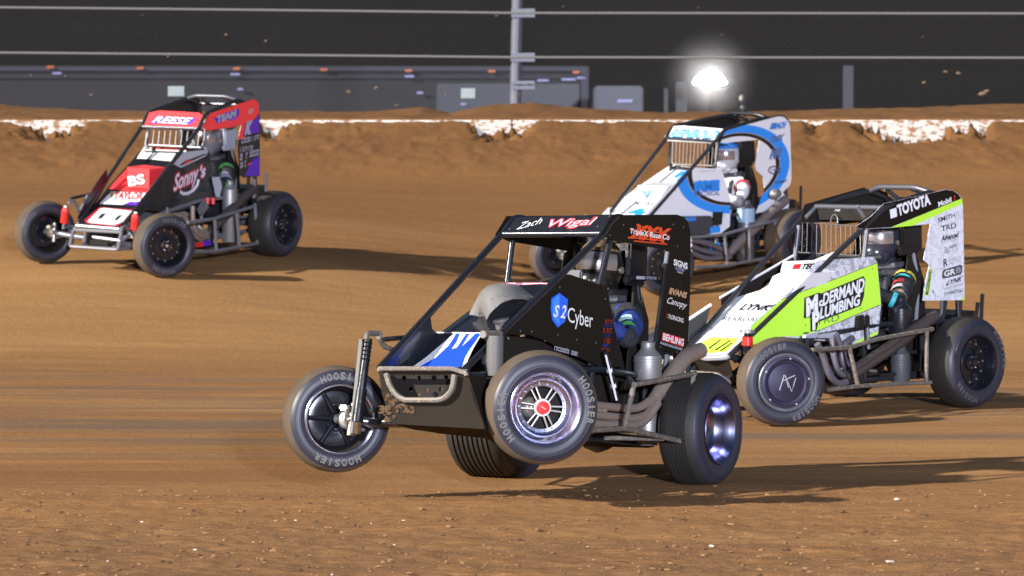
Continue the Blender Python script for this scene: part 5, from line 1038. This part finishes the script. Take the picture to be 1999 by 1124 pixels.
for a, b in ((120, 225), (225, 370)): mb = MB(); mb.panel(c.q(C8, [(a, 330), (a + 8, 305), (b + 10, 280), (b - 20, 332)], ('y', .36)), GREY, .03); mb.build('heat_shield', root)
bt = c.q(C8, [(905, 690), (905, 30)], ('y', .33)); canister(root, bt[0], bt[0].lerp(bt[1], .44), .066, DGREY, name='oil_filter_tank'); canister(root, bt[0].lerp(bt[1], .55), bt[1], .078, mat('black_tank', (.015, .015, .022), .28, coat=.3))
q0 = c.q(C8, [(632, 160), (648, 420)], ('y', .38)); mb = MB(); mb.tube(q0, .014, SILV, 10); mb.panel(c.q(C8, [(560, 150), (600, 140), (598, 250), (550, 255)], ('y', .37)), INK, .02); mb.panel(c.q(C8, [(625, 140), (650, 150), (655, 235), (630, 250)], ('y', .40)), INK, .012); mb.build('side_damper', root)
NP = ('y', .58)
nerf(root, [c.q(C8, [(185, 430), (490, 408), (720, 340), (1170, 258)], NP), c.q(C8, [(492, 408), (562, 722)], NP), c.q(C8, [(1122, 270), (1116, 695)], NP), c.q(C8, [(320, 752), (565, 722), (1155, 692)], NP), [c.q(C8, [(1150, 692)], NP)[0], Vector((.2, .33, .2))]], RUST, .0145)
nerf(root, [[(.2, -.34, .55), (.2, -.6, .55), (.9, -.6, .48), (.95, -.34, .48)], [(.22, -.34, .2), (.22, -.6, .2), (.9, -.6, .22), (1.0, -.34, .22)]], RUST, .0145)
mb = MB(); mb.tube(c.q(C8, [(1522, 170), (1536, 42)], ('y', .18)), .014, BLKC, 8); mb.build('rear_post', root)
driver(c, c.hp, FABRICB, FABRICB, mat('dark_helmet', (.03, .03, .045), .25, coat=.5), 'driver in black suit with bright sleeve patches in the yellow and white car', c.hand, None,
    [(.02, .10, .079, mat('yellow_patch', (.45, .42, .06), .7)), (.18, .07, .074, mat('cyan_patch', (.05, .45, .5), .6)), (.36, .12, .070, mat('maroon_patch', (.4, .03, .03), .7)), (.56, .13, .066, mat('grey_patch', (.4, .38, .38), .7)), (.76, .12, .061, mat('tan_patch', (.32, .22, .17), .7)), (1.05, .1, .056, mat('cyan_patch', (0, 0, 0)))])

# ================================================================== the white and blue car behind
D4, D2, D3, D7, D1 = (1000, 180, 2.677), (1300, 280, 7.493), (1460, 200, 5.11), (1390, 210, 3.876), (1290, 220, 14.05)
c = Car((2.307, 39.865, .557), (-137.772, 5.295, -2.286), FB=(.739, .33, 1.283), FT=(.628, .35, 1.391), RT=(-.255, .335, 1.429), RB=(-.259, .333, .751), DN=(1.85, .25, .46),
    W=dict(FL=(1.732, .598, .235), FR=(1.921, -.655, .272), RL=(-.006, .592, .268), RR=(0, -.6, .305)), G=BLKC, T=BLKC, P=BLKC, H=BLKC, EN=DGREY, SEAT=INNER, HR=INNER, HRT=BLKC, TAIL=GBLK, let=TLET2, visor=True,
    hand=(.64, .12, .80), wheels=dict(FL=(1, -22, .57, .215, 'chromehub', TREAD, (), 0, 0), FR=(-1, -22, .56, .21, 'chromehub', TREAD, (), 0, 0), RL=(1, 0, .61, .27, 'black', TREAD, (), 0, 0), RR=(-1, 0, .61, .33, 'black', TREAD, (), 0, 0)))
c.posts = [c.q(D4, [(1075, 255), (1062, 395)], ('y', .30)), c.q(D4, [(832, 255), (822, 382)], ('y', -.30))]
c.hp = c.p(1421, 304, ('y', 0))
root = start(c, 'race_car', 'white midget race car with a blue and black ring graphic, behind the black car')
pc = c.q(D4, [(1160, 402), (875, 500), (1447, 330), (1240, 160), (1040, 640)], ('y', .333))
RX = (pc[1].x - pc[2].x) / 2; RZ = .42
RING = ring_mat('ring_wrap', (pc[1].x + pc[2].x) / 2, pc[0].z, RX, RZ)
d = Deco(c, D4, c.tp)
d.base([(905, 412), (935, 392), (1085, 400), (1100, 420), (1140, 560), (1136, 700), (1060, 760), (1000, 740), (900, 650), (740, 640), (640, 700), (620, 720)], RING)
d.z(D2).txt('AME', (412, 690), (782, 680), (415, 550), BLUE, .0045, .06, 0).col([(410, 552), (780, 532), (782, 688), (412, 692)], BLUE, .0038).txt('ELECTRICAL', (418, 768), (782, 752), (418, 705), mat('slate_blue', (.10, .16, .36), .5), .0045, .03).txt('AME', (425, 680), (772, 668), (428, 565), mat('mid_blue', (.03, .20, .62), .4), .0052, .02)
d.scr((480, 418), (718, 405), (480, 398), GREY, seed=12); d.bolt([(135, 682), (860, 1062)], INK, .007); d.build('side_panel', root); far_side_panel(c, root, WHT2)
d = Deco(c, D7, ('y', .334))
d.base([(60, 260), (95, 170), (500, 62), (540, 66), (575, 100), (590, 150), (600, 540), (590, 585), (535, 640), (582, 720), (575, 775), (540, 776), (420, 770), (380, 790), (330, 800), (395, 620), (385, 520), (335, 475), (325, 440), (358, 240), (80, 268)], RING)
d.line([(60, 262), (95, 168), (500, 60), (545, 66), (580, 100)], .008, INK)
for k, (p, q_, r_) in enumerate((((432, 160), (555, 145), (442, 122)), ((436, 262), (540, 240), (446, 222)), ((430, 382), (520, 372), (440, 320)))): d.txt(('SWIFT', 'ZMAX', 'MPI')[k] if False else ('EIBACH', 'TMX', 'MPI')[k], p, q_, r_, (mat('mid_blue', (0, 0, 0)), mat('slate_blue', (0, 0, 0)), mat('slate_blue', (0, 0, 0)))[k], .005, .08, .25)
d.scr((440, 172), (545, 160), (441, 163), GREY, seed=31).scr((430, 396), (520, 386), (430, 386), GREY, seed=32)
d.line([(470 + 45 * math.cos(t * .5236), 472 + 28 * math.sin(t * .5236)) for t in range(13)], .008, DGREY); d.scr((440, 482), (500, 478), (440, 462), mat('slate_blue', (0, 0, 0)), .006, 33); d.txt('SUMMIT', (470, 578), (568, 565), (475, 556), DGREY, .005, .02, .2)
d.build('sail_panel', root); mirror_panel(root, 'sail_panel', d.P([(95, 170), (500, 62), (540, 66), (575, 100), (590, 150), (600, 540), (330, 540), (340, 240), (80, 268)]), INNER)
VP = ('n', Vector(c.FB), (Vector(c.FT) - Vector(c.FB)).cross(Vector((0, 1, 0))).normalized())
d = Deco(c, D1, VP); d.base([(110, 650), (185, 560), (340, 370), (640, 358), (1745, 450), (1735, 490), (1500, 745), (1430, 760), (1390, 830), (190, 765), (165, 690)], WHITE, .005)
d.txt('REINBOLD', (200, 668), (1480, 724), (375, 462), mat('navy_outline', (.015, .05, .14), .5), .0042, .05, .12).txt('REINBOLD', (225, 655), (1470, 708), (385, 480), mat('visor_blue', (.13, .52, .82), .4), .0054, .005, .12); d.build('visor_panel', root)
screen(c, root, [c.p(1000 + 835 / 2.677, 180 + 375 / 2.677, ('x', .80)), c.p(1000 + 1060 / 2.677, 180 + 385 / 2.677, ('x', .80)), c.p(1000 + 1070 / 2.677, 180 + 262 / 2.677, ('x', .74)), c.p(1000 + 840 / 2.677, 180 + 245 / 2.677, ('x', .74))], 12, mat('dull_wire', (.25, .22, .2), .5), .0035, .007)
HB = ('s', 1.85, .445, .48)
d = Deco(c, D4, HB); d.base([(385, 735), (470, 640), (650, 500), (830, 378), (935, 392), (880, 440), (700, 640), (590, 760)], WHT2, .005)
d.line([(500, 650), (848, 390)], .007, INK); d.line([(600, 650), (760, 480)], .004, INK); d.col([(840, 445), (885, 412), (910, 418), (860, 448)], BLUE, .004).txt('4', (600, 640), (690, 640), (615, 612), BLUE, .004, .1)
d.build('hood', root)
mb = MB(); mb.panel(c.q(D4, [(650, 592), (738, 604), (815, 492), (655, 486)], ('x', 1.30)), WHT2, .1, ext=(-.2, 0, .01)); mb.build('air_scoop', root)
d = Deco(c, D4, ('x', 1.301)); d.col([(675, 510), (735, 512), (705, 560)], LBLUE, .002).txt('V', (682, 555), (730, 555), (680, 512), mat('slate_blue', (0, 0, 0)), .003, .02).scr((640, 590), (740, 592), (650, 572), INK, .002, 8); d.build('scoop_lettering', root)
mb = MB(); mb.panel(c.q(D4, [(475, 632), (505, 600), (510, 640), (440, 700), (420, 700)], ('y', -.25)), WHT2, .005); mb.build('nose_side', root)
mb = MB(); mb.tube(rnd([(1.95, -.2, .42), (1.99, -.2, .3), (1.99, .2, .3), (1.95, .2, .42)], .03), .015, SILV, 8); mb.build('front_bumper', root)
q0 = [Vector((1.78, .40, .62)), Vector((1.78, .42, .28))]; coil_shock(root, q0[0], q0[1], BLUE, .03); coil_shock(root, mir(q0[0]), mir(q0[1]), BLUE, .03)
mb = MB(); mb.panel(c.q(D4, [(890, 648), (1030, 645), (1045, 700), (1020, 740), (900, 745)], ('y', .35)), mat('engine_cover', (.05, .05, .058), .45), .05); mb.build('engine_cover', root)
d = Deco(c, D4, ('y', .402)); d.col([(900, 655), (960, 650), (960, 672), (905, 675)], mat('mid_blue', (0, 0, 0)), .0).build('cover_decal', root)
q0 = c.q(D4, [(1078, 625), (1065, 800)], ('y', .37)); mb = MB(); mb.panel(c.q(D4, [(1055, 625), (1098, 625), (1092, 690), (1050, 695)], ('y', .38)), INK, .02); mb.tube(q0, .018, SILV, 8)
for v in (705, 790): mb.panel(c.q(D4, [(1035, v), (1085, v - 6), (1085, v + 26), (1035, v + 32)], ('y', .385)), BLUE, .01)
mb.panel(c.q(D4, [(1040, 738), (1085, 732), (1080, 752), (1042, 758)], ('y', .385)), WHITE, .01); mb.build('side_damper', root)
EX = ('y', .43); mb = MB()
for k, pts in enumerate(([(930, 800), (1000, 830), (1130, 850)], [(930, 835), (1010, 870), (1140, 860)], [(930, 770), (1030, 790), (1130, 835)])): mb.tube(rnd(c.q(D4, pts, ('y', .44 + .02 * k)), .08), .026, mat('header_blue', (0, 0, 0)), 10)
mb.tube(c.q(D4, [(1130, 845), (1170, 800), (1330, 650), (1430, 560)], EX), [.035, .05, .05, .046], mat('grey_exhaust', (.22, .19, .20), .45, .55, dust=.3), 14); mb.ellipsoid(c.q(D4, [(1375, 530)], EX)[0], (.07, .05, .05), ALU, 16, 10); mb.build('exhaust', root)
bt = c.q(D4, [(1222, 880), (1222, 580)], ('y', .35)); canister(root, bt[0], bt[1], .085, mat('dark_alloy', (.22, .22, .24), .35, .7), band=mat('bottle_label', (.30, .42, .55), .4))
NP = ('y', .60)
nerf(root, [c.q(D4, [(930, 760), (1100, 745), (1300, 690), (1480, 640)], NP), c.q(D4, [(1110, 745), (1125, 905)], NP), c.q(D4, [(1240, 705), (1240, 880)], NP), c.q(D4, [(1375, 670), (1370, 850)], NP), c.q(D4, [(960, 915), (1120, 905), (1400, 850)], NP)], SILV, .015)
nerf(root, [[(.2, -.34, .55), (.2, -.6, .55), (.9, -.6, .48), (.95, -.34, .48)], [(.22, -.34, .2), (.22, -.6, .2), (.9, -.6, .22), (1.0, -.34, .22)]], SILV, .015)
mb = MB(); e0 = c.q(D4, [(1215, 130), (1205, 80), (1204, 50)], ('x', -.0)); mb.tube(e0, .016, BLKC, 8); mb.ellipsoid(e0[1], (.03, .03, .03), DGREY, 10, 8); mb.box(e0[2] + Vector((0, 0, .035)), (.05, .075, .075), DGREY, bev=.012); mb.lathe([(.001, .012), (.022, .012), (.026, 0)], MACH, e0[2] + Vector((.026, .01, .04)), (1, 0, 0), 14); mb.build('roof_camera', root)
driver(c, c.hp, FABRICW, GLRED, mat('silver_helmet', (.62, .62, .66), .22, .3, coat=.5), 'driver in white suit with red gloves in the white and blue car', c.hand, mat('helmet_blue', (.05, .2, .6), .3),
    [(.12, .14, .078, mat('red_epaulet', (.5, .04, .06), .7)), (.9, .2, .061, mat('grey_suit_band', (.2, .2, .22), .8))])

# ================================================================== dusty night air
if HAZE:
    mb = MB(); mb.box((0, 100, 19), (260, 300, 42), mat('haze_air', (.5, .5, .5)))
    hz_o = mb.build('haze'); tag(hz_o, kind='stuff'); m = hz_o.data.materials[0]; nt = m.node_tree; nt.nodes.remove(nt.nodes['Principled BSDF'])
    v = nt.nodes.new('ShaderNodeVolumePrincipled'); v.inputs['Density'].default_value = HAZE; v.inputs['Color'].default_value = (.92, .88, .86, 1); v.inputs['Anisotropy'].default_value = .0
    nt.links.new(v.outputs[0], nt.nodes['Material Output'].inputs['Volume'])
